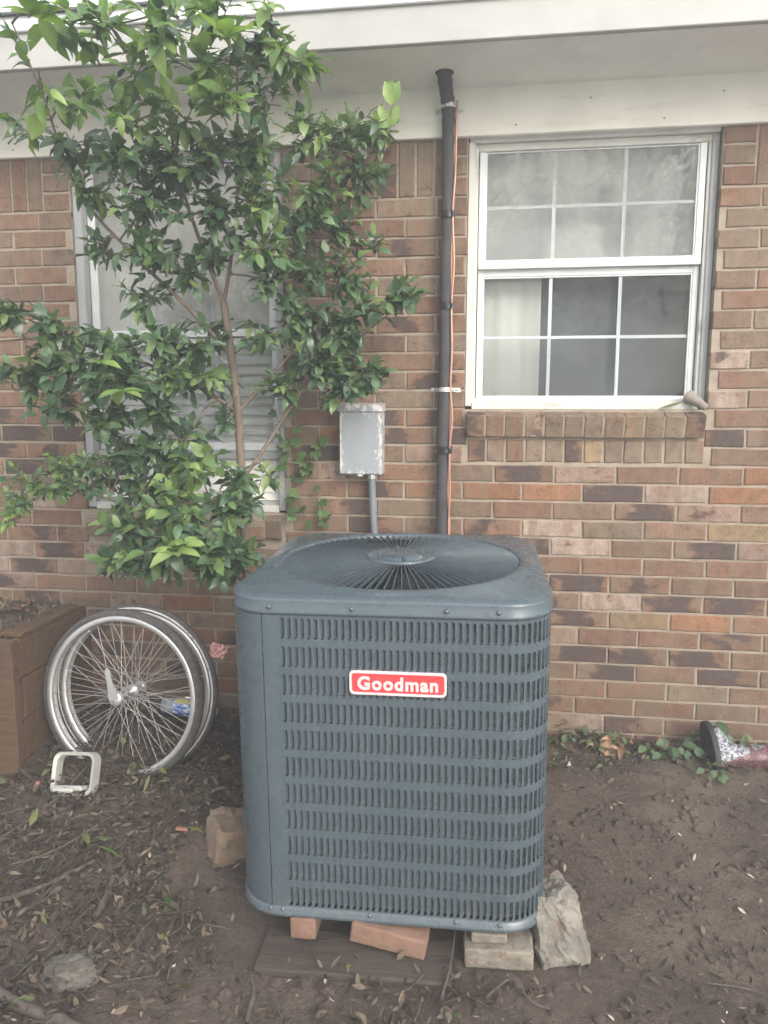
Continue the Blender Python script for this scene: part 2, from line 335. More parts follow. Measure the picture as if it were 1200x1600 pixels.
class MB:
    def __init__(s): s.v = []; s.f = []; s.sm = []
    def add(s, vs, fs, smooth=False):
        o = len(s.v); s.v += [tuple(v) for v in vs]
        for f in fs: s.f.append(tuple(i + o for i in f)); s.sm.append(smooth)
    def box(s, x0, x1, y0, y1, z0, z1, b=0.0, mat=None):
        if x0 > x1: x0, x1 = x1, x0
        if y0 > y1: y0, y1 = y1, y0
        if z0 > z1: z0, z1 = z1, z0
        if b <= 0:
            vs = [(x, y, z) for x in (x0, x1) for y in (y0, y1) for z in (z0, z1)]
            fs = [(0, 1, 3, 2), (4, 6, 7, 5), (0, 4, 5, 1), (2, 3, 7, 6), (0, 2, 6, 4), (1, 5, 7, 3)]
        else:
            bm = bmesh.new(); bmesh.ops.create_cube(bm, size=1.0)
            for v in bm.verts: v.co = Vector(((x0 + x1) / 2 + v.co.x * (x1 - x0), (y0 + y1) / 2 + v.co.y * (y1 - y0), (z0 + z1) / 2 + v.co.z * (z1 - z0)))
            bmesh.ops.bevel(bm, geom=bm.edges[:], offset=b, segments=1, affect='EDGES', profile=0.5)
            bm.verts.index_update(); vs = [v.co.copy() for v in bm.verts]; fs = [tuple(v.index for v in f.verts) for f in bm.faces]; bm.free()
        if mat: vs = [mat @ Vector(v) for v in vs]
        s.add(vs, fs)
    def tube(s, pts, rad, n=8, cap=True, smooth=True):
        pts = [Vector(p) for p in pts]
        if isinstance(rad, (int, float)): rad = [rad] * len(pts)
        vs = []; fs = []
        up = Vector((0, 0, 1)); last = None
        for i, p in enumerate(pts):
            d = (pts[min(i + 1, len(pts) - 1)] - pts[max(i - 1, 0)]).normalized()
            if last is None:
                a = d.cross(up)
                if a.length < 0.05: a = d.cross(Vector((1, 0, 0)))
            else: a = last - d * last.dot(d)
            a.normalize(); last = a; b = d.cross(a)
            for k in range(n):
                t = 2 * PI * k / n
                vs.append(p + (a * math.cos(t) + b * math.sin(t)) * rad[i])
        for i in range(len(pts) - 1):
            for k in range(n):
                fs.append((i * n + k, i * n + (k + 1) % n, (i + 1) * n + (k + 1) % n, (i + 1) * n + k))
        s.add(vs, fs, smooth)
        if cap:
            m = len(pts) - 1
            s.add([vs[k] for k in range(n)], [tuple(range(n))[::-1]]); s.add([vs[m * n + k] for k in range(n)], [tuple(range(n))])
    def lathe(s, prof, n=32, c=(0, 0, 0), axis='Z', smooth=True, close=False):
        vs = []; fs = []
        for r, z in prof:
            for k in range(n):
                t = 2 * PI * k / n
                if axis == 'Z': vs.append((c[0] + r * math.cos(t), c[1] + r * math.sin(t), c[2] + z))
                elif axis == 'Y': vs.append((c[0] + r * math.cos(t), c[1] + z, c[2] + r * math.sin(t)))
                else: vs.append((c[0] + z, c[1] + r * math.cos(t), c[2] + r * math.sin(t)))
        m = len(prof)
        for i in range(m if close else m - 1):
            j = (i + 1) % m
            for k in range(n): fs.append((i * n + k, i * n + (k + 1) % n, j * n + (k + 1) % n, j * n + k))
        s.add(vs, fs, smooth)
    def rings(s, rings, smooth=True, cap0=False, cap1=False):
        n = len(rings[0]); vs = [p for r in rings for p in r]; fs = []
        for i in range(len(rings) - 1):
            for k in range(n): fs.append((i * n + k, i * n + (k + 1) % n, (i + 1) * n + (k + 1) % n, (i + 1) * n + k))
        if cap0: fs.append(tuple(range(n))[::-1])
        if cap1: fs.append(tuple((len(rings) - 1) * n + k for k in range(n)))
        s.add(vs, fs, smooth)
    def prism(s, poly, z0, z1):
        n = len(poly)
        vs = [(x, y, z0) for x, y in poly] + [(x, y, z1) for x, y in poly]
        fs = [tuple(range(n))[::-1], tuple(range(n, 2 * n))] + [(k, (k + 1) % n, n + (k + 1) % n, n + k) for k in range(n)]
        s.add(vs, fs)
    def mesh(s, name, mat):
        me = bpy.data.meshes.new(name); me.from_pydata(s.v, [], s.f)
        me.polygons.foreach_set('use_smooth', s.sm)
        for m in (mat if isinstance(mat, (list, tuple)) else [mat]): me.materials.append(m)
        bm = bmesh.new(); bm.from_mesh(me); bmesh.ops.recalc_face_normals(bm, faces=bm.faces[:]); bm.to_mesh(me); bm.free()
        me.update(); return me
    def build(s, name, mat, parent=None, loc=(0, 0, 0), rot=(0, 0, 0)):
        return link(name, s.mesh(name, mat), parent, loc, rot)
def quick(name, mat, parent, *boxes, b=0.0):
    m = MB()
    for bx in boxes: m.box(*bx, b=b)
    return m.build(name, mat, parent)
def nz(x, y, z=0.0): return mnoise.noise(Vector((x, y, z)))

# ------------------------------------------------------------------ ground
def smooth(a, b, x):
    t = max(0.0, min(1.0, (x - a) / (b - a))); return t * t * (3 - 2 * t)
def gh(x, y):
    h = -0.062 * smooth(-0.25, -1.25, y)
    m = math.exp(-(((x + 1.05) / 0.62) ** 2)) * math.exp(-(((y + 0.55) / 0.46) ** 2))
    h += 0.185 * m
    h += 0.045 * math.exp(-(((x + 1.3) / 0.5) ** 2) - ((y + 1.2) / 0.5) ** 2)
    h += 0.03 * math.exp(-((y + 0.02) / 0.10) ** 2) * smooth(0.55, 0.8, x)
    flat = 1.0 - smooth(0.95, 0.55, abs(x - 0.2)) * smooth(0.75, 0.5, abs(y + 0.93)) * 0.75
    if abs(x) < 6 and abs(y) < 8:
        h += flat * (0.014 * nz(x * 2.3, y * 2.3) + 0.011 * nz(x * 7, y * 7, 3) + 0.007 * nz(x * 19, y * 19, 7) + 0.0045 * nz(x * 43, y * 43, 9))
        foot = max(0, nz(x * 4.2 + 5, y * 4.2, 1.5) - 0.25)
        h -= flat * 0.03 * foot * smooth(0.4, 0.7, x)
    return h
def ground():
    xs = [-34, -15, -6, -3.4] + [-2.2 + i * 0.018 for i in range(int(4.6 / 0.018))] + [2.6, 3.5, 6, 15, 34]
    ys = [-34, -15, -7, -4.2, -3.2, -2.6] + [-2.2 + i * 0.018 for i in range(int(2.22 / 0.018))] + [0.05, 0.15, 4, 12]
    v = [(x, y, gh(x, y)) for y in ys for x in xs]
    nx = len(xs); f = [(j * nx + i, j * nx + i + 1, (j + 1) * nx + i + 1, (j + 1) * nx + i) for j in range(len(ys) - 1) for i in range(nx - 1)]
    me = bpy.data.meshes.new('ground'); me.from_pydata(v, [], f); me.materials.append(M['soil'])
    me.polygons.foreach_set('use_smooth', [True] * len(f)); me.update()
    tag(link('ground', me), kind='structure')
ground()
m_ = simple('old_concrete', (0.60, 0.58, 0.53), 0.9, var=0.12, scale=2, obj=False); m_g = simple('lawn_grass', (0.075, 0.115, 0.04), 0.9, var=0.3, scale=1.5, obj=False)
def sheet(name, x0, x1, y0, y1, z, mat):
    me = bpy.data.meshes.new(name); me.from_pydata([(x0, y0, z), (x1, y0, z), (x1, y1, z), (x0, y1, z)], [], [(0, 1, 2, 3)]); me.materials.append(mat); tag(link(name, me), kind='structure')
sheet('lawn', -33, 33, -33, -13.0, -0.05, m_g)
sheet('driveway', -16, 16, -13.0, -4.4, -0.045, m_)

# ------------------------------------------------------------------ house
house = tag(empty('brick_house'), 'tan and dark mottled brick house wall with two white windows and cream eaves', 'house')
X0, X1 = -3.6, 3.4
RW = (0.345, 1.335, 1.462, 2.60)       # right window opening
LW = (-1.405, -0.445, 0.995, 2.60)     # left window opening
ZTOP = 2.72
def wall_mesh():
    m = MB(); y0, y1 = 0.0065, 0.12
    xs = [X0, LW[0], LW[1], RW[0], RW[1], X1]
    m.box(xs[0], xs[1], y0, y1, -0.3, ZTOP); m.box(xs[2], xs[3], y0, y1, -0.3, ZTOP); m.box(xs[4], xs[5], y0, y1, -0.3, ZTOP)
    m.box(xs[1], xs[2], y0, y1, -0.3, LW[2]); m.box(xs[3], xs[4], y0, y1, -0.3, RW[2])
    return m
wall = wall_mesh().build('wall', M['mortar'], house)

CO, Z0, BL, JT = 0.0786, 0.050, 0.254, 0.0095
TINTS = [(0.315, 0.212, 0.160), (0.298, 0.208, 0.156), (0.288, 0.210, 0.160), (0.318, 0.203, 0.148), (0.280, 0.212, 0.166), (0.306, 0.196, 0.150), (0.282, 0.198, 0.148)]
T_W, T_Y, T_O, T_G = (0.50, 0.41, 0.355), (0.39, 0.30, 0.195), (0.37, 0.205, 0.125), (0.31, 0.25, 0.195)
def brick_mesh(w, h, d, seed, name):
    r = random.Random(seed); j = 0.0016
    w2, h2 = w / 2, h / 2
    per = [(-w2, -h2), (-w2 * 0.35, -h2), (w2 * 0.4, -h2), (w2, -h2), (w2, 0), (w2, h2), (w2 * 0.3, h2), (-w2 * 0.4, h2), (-w2, h2), (-w2, 0)]
    per = [(x + r.uniform(-j, j), z + r.uniform(-j, j)) for x, z in per]
    e = 0.0035
    rg = []
    for y, ins in ((d, 0.0), (e, 0.0), (0.0, e)):
        rg.append([(x - math.copysign(min(ins, abs(x)), x) * r.uniform(0.6, 1.4) if abs(x) > 0.7 * w2 else x, y + (r.uniform(0, 0.001) if y == 0 else 0),
                    z - math.copysign(min(ins, abs(z)), z) * r.uniform(0.6, 1.4) if abs(z) > 0.7 * h2 else z) for x, z in per])
    m = MB(); m.rings(rg, smooth=False, cap1=True)
    return m.mesh(name, M['brick'])
BM = {}
def get_brick(w, h, d, k):
    key = (round(w / 0.006), round(h / 0.004), round(d / 0.01), k)
    if key not in BM: BM[key] = brick_mesh(w, h, d, hash(key) % 9999, 'brick')
    return BM[key]
# noted bricks: (x, row) -> kind, rows counted from the bottom
NOTE = {}
def note(row, x0, kinds):
    for i, k in enumerate(kinds): NOTE[(row, round((x0 + i * BL) * 8))] = (k, x0 + i * BL, row)
NL = []
def nrow(row, first_center, kinds):
    for i, k in enumerate(kinds): NL.append((row, first_center + i * BL, k))
ev, od = 0.98, 0.853
nrow(14, ev - BL / 2, 'SNNO'); nrow(13, od + BL / 2, 'DWOO'); nrow(12, ev - BL / 2, 'NDSN'); nrow(11, od + BL / 2, 'GNYN')
nrow(10, ev - BL / 2, 'WNDS'); nrow(9, od + BL / 2, 'NNNN'); nrow(8, ev - BL / 2, 'DdNN'); nrow(7, od - BL / 2, 'SWDDN')
nrow(6, ev - BL / 2, 'DYON'); nrow(5, od - BL / 2, 'SNNdN'); nrow(4, ev - BL / 2, 'DdDN'); nrow(3, od - BL / 2, 'NDNDN')
nrow(2, ev - BL / 2, 'NNGN'); nrow(1, od - BL / 2, 'DNNN'); nrow(0, ev - BL / 2, 'WdNN')
nrow(13, -0.31, 'NdO'); nrow(12, -0.20, 'dN'); nrow(11, -0.30, 'NdN'); nrow(14, -0.26, 'ddN'); nrow(13, -0.18, 'DdN'); nrow(15, -0.30, 'DNs'); nrow(16, 0.06, 'd'); nrow(17, -0.1, 'Dd')
nrow(19, 0.15, 'd'); nrow(16, -1.5, 'D'); nrow(16, -1.75, 'D'); nrow(15, -1.5, 'd'); nrow(15, -1.75, 'D'); nrow(14, -1.7, 'D'); nrow(9, -1.55, 'D'); nrow(10, -1.75, 'd'); nrow(8, -1.62, 'DW'); nrow(9, -1.8, 'W')
nrow(7, -1.8, 'S'); nrow(24, 1.42, 'N'); nrow(21, 1.40, 'd'); nrow(20, 1.40, 'W'); nrow(12, 0.62, 'N')
def kind_of(row, x, r):
    best = None
    for (rw, xc, k) in NL:
        if rw == row and abs(xc - x) < 0.09: best = k
    if best: return best
    if row < 18:
        t = r.random()
        return 'D' if t < 0.12 else 'd' if t < 0.24 else 'W' if t < 0.29 else 'Y' if t < 0.33 else 'S' if t < 0.38 else 'O' if t < 0.46 else 'G' if t < 0.55 else 'N'
    t = r.random()
    return 'd' if t < 0.05 else 'W' if t < 0.08 else 'G' if t < 0.25 else 'N'
def tint_of(k, r):
    base = {'W': T_W, 'Y': T_Y, 'O': T_O, 'G': T_G}.get(k) or TINTS[r.randrange(len(TINTS))]
    if k in 'sS': base = (0.39, 0.29, 0.245)
    f = r.uniform(0.84, 1.16)
    a = {'D': r.uniform(0.84, 0.98), 'd': r.uniform(0.62, 0.76), 'S': 0.5, 's': 0.5, 'W': 0.34}.get(k, r.uniform(0.0, 0.34))
    return (base[0] * f, base[1] * f, base[2] * f, a)
bricks = []    # (cx, y, cz, w, h, d, rot, tint, orient)
def put(cx, cz, w, h, row, d=0.055, y=None, kind=None, tilt=0.0):
    r = random.Random(int(cx * 1000) * 7919 + int(cz * 1000))
    k = kind or kind_of(row, cx, r)
    bricks.append((cx + r.uniform(-.0012, .0012), (r.uniform(-0.0018, 0.0018) if y is None else y), cz + r.uniform(-.0012, .0012), w, h, d,
                   r.uniform(-0.004, 0.004), tint_of(k, r), r.randrange(3), tilt))
def run(row, xa, xb):
    """lay one course from xa to xb, cutting the end bricks"""
    z = Z0 + (row + 0.5) * CO; h = CO - JT
    off = (ev if row % 2 == 0 else od) + 0.004 * math.sin(row * 3.7)
    k0 = math.floor((xa - off) / BL); x = off + k0 * BL
    while x < xb:
        a, b = max(x, xa) + JT / 2, min(x + BL, xb) - JT / 2
        if x < xa: a = xa + 0.001
        if x + BL > xb: b = xb - 0.001
        if b - a > 0.03: put((a + b) / 2, z, b - a, h, row)
        x += BL
SOLD_Z = Z0 + 29 * CO
for row in range(-2, 29):
    zc = Z0 + (row + .5) * CO
    segs = [(X0, X1)]
    def cut(segs, a, b):
        o = []
        for s0, s1 in segs:
            if b <= s0 or a >= s1: o.append((s0, s1)); continue
            if a > s0: o.append((s0, a))
            if b < s1: o.append((b, s1))
        return o
    if zc > LW[2] - 0.13: segs = cut(segs, LW[0], LW[1])
    if zc > RW[2] - 0.225: segs = cut(segs, RW[0] + (0.012 if zc < RW[2] else 0), RW[1] - (0.004 if zc < RW[2] else 0))
    for a, b in segs: run(row, a, b)
# soldiers under the frieze, cut bricks beside the windows
def soldiers(a, b):
    n = max(1, round((b - a) / 0.0745)); w = (b - a) / n
    for i in range(n):
        put(a + (i + .5) * w, SOLD_Z + JT / 2 + 0.121, w - JT, 0.242, 40, kind='NNGNd'[rng.randrange(5)] if rng.random() < .9 else 'd')
def jamb(a, b):
    for i in range(3): put((a + b) / 2, SOLD_Z + (i + .5) * CO, b - a - JT, CO - JT, 40, kind='NG'[i % 2])
jamb(LW[0] - 0.13, LW[0]); soldiers(X0, LW[0] - 0.13)
jamb(LW[1], LW[1] + 0.125); jamb(RW[0] - 0.065, RW[0]); soldiers(LW[1] + 0.125, RW[0] - 0.065)
jamb(RW[1], RW[1] + 0.125); soldiers(RW[1] + 0.125, X1)
# rowlock sills
def sill(W, n, zt, zb, kinds, pitch=None):
    w = (W[1] - W[0] - 0.02) / n
    for i in range(n):
        put(W[0] + 0.010 + (i + .5) * w, (zt + zb) / 2, w - 0.007, zt - zb, 50, d=0.13, y=-0.036, kind=kinds[i % len(kinds)], tilt=R(17))
sill(RW, 12, 1.437, 1.343, 'dNGWGGGGYGGd')
w = (RW[1] - RW[0] - 0.016) / 12
for i in range(12): put(RW[0] + 0.014 + (i + .5) * w, 1.288, w - JT, 0.094, 50, kind='dGNGGdYGGGGG'[i])
sill(LW, 12, 0.972, 0.878, 'GNGNGdGNGGNG')
for W_, zt_ in ((RW, 1.437), (LW, 0.972)):
    c_, s_ = math.cos(R(17)), math.sin(R(17)); zc_ = zt_ - 0.047; sec = []
    for yy, zz in ((0.004, -0.043), (0.004, 0.043), (0.125, 0.043), (0.125, -0.043)): sec.append((-0.036 + yy * c_ - zz * s_, zc_ + yy * s_ + zz * c_))
    m = MB(); m.rings([[(x_, a_, b_) for a_, b_ in sec] for x_ in (W_[0] + 0.013, W_[1] - 0.013)], smooth=False, cap0=True, cap1=True); m.build('sill_mortar', M['mortar'], wall)
# split into separate pieces and the mass outside the frame
def in_view(x, z):
    v = cam.matrix_basis.inverted() @ Vector((x, 0, z))
    px, py = 600 + v.x / -v.z * 1165, 800 - v.y / -v.z * 1165
    vis = -40 < px < 1240 and -20 < py < 1215
    hid = 395 < px < 840 and py > 850
    hid = hid or (420 < px < 565 and 250 < py < 610 and False)
    return vis, hid, px, py
score = []
for i, b in enumerate(bricks):
    vis, hid, px, py = in_view(b[0], b[2])
    if b[2] > 2.6: vis = False
    s = 2 if vis and not hid else 0
    if vis and not hid and 100 < px < 420 and 700 < py < 900: s = 1          # behind the shrub
    if vis and not hid and 430 < px < 590 and 300 < py < 600: s = 1.2
    if vis and px < 330 and py > 960: s = 1.1
    score.append((-s, abs(px - 600), i))
score.sort()
single = set(i for s, _, i in score[:300] if s < 0)
mass = MB(); mtint = []
for i, (x, y, z, w, h, d, rot, tn, k, tilt) in enumerate(bricks):
    me = get_brick(w, h, d, k)
    if i in single:
        o = link('brick', me, wall, (x, y, z), (tilt, rot, 0)); o.color = tn
    else:
        c, s = math.cos(rot), math.sin(rot)
        n0 = len(mass.v); mass.add([(x + v.co.x * c + v.co.z * s, y + v.co.y, z - v.co.x * s + v.co.z * c) for v in me.vertices], [tuple(p.vertices) for p in me.polygons])
        mtint += [tn] * (len(mass.v) - n0)
me = bpy.data.meshes.new('bricks'); me.from_pydata(mass.v, [], mass.f); me.materials.append(M['brick_mass'])
at = me.attributes.new('tint', 'FLOAT_COLOR', 'POINT'); at.data.foreach_set('color', [c for t in mtint for c in t])
tag(link('brick_mass', me, wall), kind='stuff')
# mortar lips on window sills and a weep hole
quick('weep_hole', M['dark'], wall, (1.118, 1.130, -0.0015, 0.03, 0.085, 0.10))

# eaves
FZ0, FZ1, OV = 2.553, 2.735, -0.425
fr = MB(); fr.box(X0, X1, -0.024, 0.006, FZ0, FZ1 + 0.003, b=0.003); fr.build('frieze_board', M['trim'], house)
sf = MB(); sf.box(X0, X1, OV + 0.004, 0.02, FZ1, FZ1 + 0.012); soff = sf.build('soffit', M['soffit'], house)
fs = MB(); fs.box(X0, X1, OV - 0.022, OV + 0.004, FZ1 - 0.012, FZ1 + 0.125, b=0.003); fs.build('fascia_board', M['fascia'], house)
fs = MB(); fs.box(X0, X1, OV - 0.038, OV - 0.0225, FZ1 + 0.112, FZ1 + 0.165, b=0.003); fs.build('drip_edge', M['alu'], house)
rn = random.Random(3)
for i in range(14):
    m = MB(); m.lathe([(0.0, -0.0012), (0.003, -0.001), (0.004, 0.0)], 8, (-1.9 + i * 0.27 + rn.uniform(-.06, .06), -0.0243, FZ0 + (0.03 if i % 2 else 0.13) + rn.uniform(-.01, .01)), axis='Y'); m.build('nail_head', M['plug'], house)
rf = MB(); rf.add([(X0, OV - 0.055, FZ1 + 0.163), (X1, OV - 0.055, FZ1 + 0.163), (X1, 3.0, FZ1 + 1.35), (X0, 3.0, FZ1 + 1.35), (X0, OV - 0.055, FZ1 + 0.172), (X1, OV - 0.055, FZ1 + 0.172), (X1, 3.0, FZ1 + 1.36), (X0, 3.0, FZ1 + 1.36)], [(0, 1, 2, 3), (4, 5, 6, 7), (0, 1, 5, 4)])
rf.build('roof', M['shingle'], house)
hole = MB(); hole.lathe([(0.0, -0.001), (0.030, -0.0015), (0.036, 0.0)], 20, (0.255, -0.175, FZ1)); hole.build('soffit_hole', M['dark'], soff)
rm = MB(); rm.box(X0, X1, 1.4, 1.45, -0.3, 2.75); rm.box(X0, X1, 0.125, 1.4, -0.3, -0.25); rm.box(X0, X1, 0.125, 1.4, 2.62, 2.66); rm.box(X0, X0 + .02, 0.125, 1.4, -.3, 2.7); rm.box(X1 - .02, X1, 0.125, 1.4, -.3, 2.7); rm.box(-.1, -.08, .125, 1.4, -.3, 2.7)
rm.build('room', M['room'], house)

def window(W, zr, ztop, zbot, label, left):
    x0, x1 = W[0] + 0.006, W[1] - 0.006
    fm = M['alu']
    yf = 0.052
    win = MB(); fw = 0.036
    win.box(x0, x0 + fw, yf, yf + 0.06, zbot, ztop, b=0.002); win.box(x1 - fw, x1, yf, yf + 0.06, zbot, ztop, b=0.002)
    win.box(x0 + fw, x1 - fw, yf, yf + 0.06, ztop - 0.03, ztop, b=0.002); win.box(x0 + fw, x1 - fw, yf, yf + 0.06, zbot, zbot + 0.03, b=0.002)
    wo = win.build('window', M['peel'] if not left else M['grey_alu'], house); wo['label'] = label
    # wooden stop behind the brick
    quick('head_trim', M['soffit'], wo, (x0, x1, 0.03, 0.115, ztop + 0.002, 2.66))
    a0, a1 = x0 + fw + 0.004, x1 - fw - 0.004
    def sash(nm, z0, z1, y, sw, rows, gl, bot, top):
        s = MB()
        s.box(a0, a0 + sw, y, y + 0.025, z0, z1, b=0.002); s.box(a1 - sw, a1, y, y + 0.025, z0, z1, b=0.002)
        s.box(a0 + sw, a1 - sw, y, y + 0.025, z0, z0 + bot, b=0.002); s.box(a0 + sw, a1 - sw, y, y + 0.025, z1 - top, z1, b=0.002)
        so = s.build(nm, fm if left else M['alu'], wo)
        # raised bead round the glass
        q = MB(); bd = 0.006
        q.box(a0 + sw, a0 + sw + bd, y + 0.005, y + 0.02, z0 + bot, z1 - top); q.box(a1 - sw - bd, a1 - sw, y + 0.005, y + 0.02, z0 + bot, z1 - top)
        q.box(a0 + sw + bd, a1 - sw - bd, y + 0.005, y + 0.02, z1 - top - bd, z1 - top); q.box(a0 + sw + bd, a1 - sw - bd, y + 0.005, y + 0.02, z0 + bot, z0 + bot + bd)
        q.build('glazing_bead', fm if left else M['alu'], wo)
        g0, g1, h0, h1 = a0 + sw, a1 - sw, z0 + bot, z1 - top
        for c in (1, 2):
            xx = g0 + (g1 - g0) * c / 3
            quick('muntin', M['alu'], wo, (xx - 0.007, xx + 0.007, y + 0.013, y + 0.021, h0 + .006, h1 - .006))
        for c in range(1, rows):
            zz = h0 + (h1 - h0) * c / rows
            quick('muntin', M['alu'], wo, (g0 + .006, g1 - .006, y + 0.0145, y + 0.0225, zz - 0.006, zz + 0.006))
        for c in range(3):
            for r_ in range(rows):
                xa, xb = g0 + (g1 - g0) * c / 3, g0 + (g1 - g0) * (c + 1) / 3
                za, zb_ = h0 + (h1 - h0) * r_ / rows, h0 + (h1 - h0) * (r_ + 1) / rows
                p = MB(); p.add([(xa, y + 0.0115, za), (xb, y + 0.0115, za), (xb, y + 0.0115, zb_), (xa, y + 0.0115, zb_)], [(0, 1, 2, 3)])
                p.build('pane', gl, wo)
    return wo, sash, a0, a1
# right window
wo, sash, a0, a1 = window(RW, 2.065, 2.545, 1.478, 'white aluminium single hung window with peeling outer frame', False)
sash('upper_sash', 2.052, 2.533, 0.058, 0.026, 2, M['glass_dusty'], 0.026, 0.018)
sash('lower_sash', 1.500, 2.048, 0.078, 0.022, 2, M['glass'], 0.014, 0.03)
quick('meeting_rail', M['alu'], wo, (a0 + .002, a1 - .002, 0.049, 0.0575, 2.046, 2.072), b=0.002)
quick('stop_strip', M['peel'], wo, (RW[0] + 0.002, RW[0] + 0.028, 0.018, 0.0515, 1.475, 2.545), b=0.002)
quick('stop_strip', M['grey_alu'], wo, (RW[1] - 0.030, RW[1] - 0.003, 0.044, 0.0515, 1.475, 2.545), b=0.002)
quick('sill_strip', M['peel'], wo, (RW[0] + 0.03, RW[1] - 0.036, 0.016, 0.0515, 1.462, 1.492), b=0.002)
# left window
wo2, sash2, b0, b1 = window(LW, 1.8, 2.545, 1.012, 'grey framed window mostly hidden behind the shrub', True)
sash2('upper_sash', 1.782, 2.533, 0.058, 0.026, 2, M['glass_dusty'], 0.026, 0.018)
sash2('lower_sash', 1.272, 1.778, 0.078, 0.022, 2, M['glass'], 0.03, 0.03)
quick('bottom_rail', M['grey_alu'], wo2, (b0, b1, 0.05, 0.105, 1.235, 1.270), b=0.003)
quick('stop_strip', M['grey_alu'], wo2, (LW[0] + 0.002, LW[0] + 0.04, 0.018, 0.0515, 1.005, 2.545), b=0.002)
quick('stop_strip', M['grey_alu'], wo2, (LW[1] - 0.036, LW[1] - 0.003, 0.020, 0.0515, 1.005, 2.545), b=0.002)
quick('sill_strip', M['peel'], wo2, (LW[0] + .042, LW[1] - 0.038, 0.016, 0.0515, 0.996, 1.03), b=0.002)
nb_ = 5
for i in range(nb_):     # lapped white boards closing the foot of the window
    z = 1.045 + i * 0.038
    m = MB(); m.add([(b0, 0.072, z), (b1, 0.072, z), (b1, 0.084, z + 0.0385), (b0, 0.084, z + 0.0385), (b0, 0.09, z), (b1, 0.09, z)], [(0, 1, 2, 3), (0, 1, 5, 4)])
    m.build('infill_board', M['blind'], wo2)

# things inside the windows
def drape(name, xa, xb, za, zb, y, amp, waves, mat, label, cat):
    n = 64; m = MB(); vs = []
    for i in range(n + 1):
        x = xa + (xb - xa) * i / n; yy = y + amp * math.sin(waves * 2 * PI * i / n) + 0.4 * amp * math.sin(waves * 4.6 * PI * i / n + 1)
        vs += [(x, yy, za), (x, yy, zb)]
    m.add(vs, [(2 * i, 2 * i + 2, 2 * i + 3, 2 * i + 1) for i in range(n)], True)
    return tag(m.build(name, mat), label, cat)
drape('curtain', 0.395, 0.665, 1.47, 2.10, 0.19, 0.0025, 2, M['curtain'], 'plain cream curtain behind left panes of the lower right-hand sash', 'curtain')
M['shade'] = simple('shade_cloth', (0.36, 0.375, 0.36), 0.9, var=0.05, scale=3)
drape('roller_shade', 0.385, 1.30, 2.03, 2.56, 0.165, 0.002, 1, M['shade'], 'pale roller shade behind the upper sash of the white window', 'shade')
ib = MB(); ib.box(0.63, 1.29, 0.26, 0.28, 1.45, 2.2); tag(ib.build('backing_panel', M['insert']), 'dark grey panel behind the lower right panes of the white window', 'panel')
M['pale_drape'] = simple('pale_drape', (0.66, 0.62, 0.57), 0.9, var=0.05, scale=3)
drape('curtain', -1.38, -0.47, 1.80, 2.56, 0.14, 0.004, 5, M['pale_drape'], 'pale curtain behind the upper panes of the window hidden by the shrub', 'curtain')
bl = empty('window_blind', (-0.925, 0.135, 1.25)); tag(bl, 'white slatted blind in the lower half of the window behind the shrub', 'blind')
for i in range(12):
    m = MB(); m.add([(-.43, -0.014, i * 0.046), (.43, -0.014, i * 0.046), (.43, 0.004, i * 0.046 + 0.0465), (-.43, 0.004, i * 0.046 + 0.0465)], [(0, 1, 2, 3)])
    m.build('slat', M['blind'], bl)

# ------------------------------------------------------------------ electrical box, refrigerant line
eb = empty('electrical_box', (-0.089, -0.001, 1.183)); tag(eb, 'weathered grey metal disconnect box with flaking white paint on the bricks', 'electrical box')
m = MB(); m.box(-0.091, 0.091, -0.088, 0, 0, 0.268, b=0.004); m.build('enclosure', M['box'], eb)
m = MB(); m.box(-0.089, 0.083, -0.0975, -0.0885, 0.004, 0.268, b=0.003); m.build('cover', M['box'], eb)
m = MB(); m.add([(-0.095, 0, 0.306), (0.095, 0, 0.306), (0.095, -0.103, 0.298), (-0.095, -0.103, 0.298), (-0.095, 0, 0.269), (0.095, 0, 0.269), (0.095, -0.103, 0.269), (-0.095, -0.103, 0.269)],
               [(0, 1, 2, 3), (3, 2, 6, 7), (0, 3, 7, 4), (1, 5, 6, 2), (4, 7, 6, 5)]); m.build('rain_hood', M['box'], eb)
quick('latch', M['steel'], eb, (-0.012, 0.010, -0.099, -0.084, -0.006, 0.0035), b=0.001)
m = MB(); m.tube([(0.043, -0.045, -0.001), (0.045, -0.045, -0.1), (0.052, -0.045, -0.25), (0.06, -0.046, -0.5), (0.07, -0.08, -0.72), (0.09, -0.2, -0.85), (0.1, -0.45, -0.9)], 0.0155, 12); m.build('conduit', M['conduit'], eb)
m = MB(); m.lathe([(0.022, 0), (0.022, -0.018), (0.017, -0.019)], 8, (0.043, -0.045, -0.0005), smooth=False); m.build('conduit_nut', M['steel'], eb)

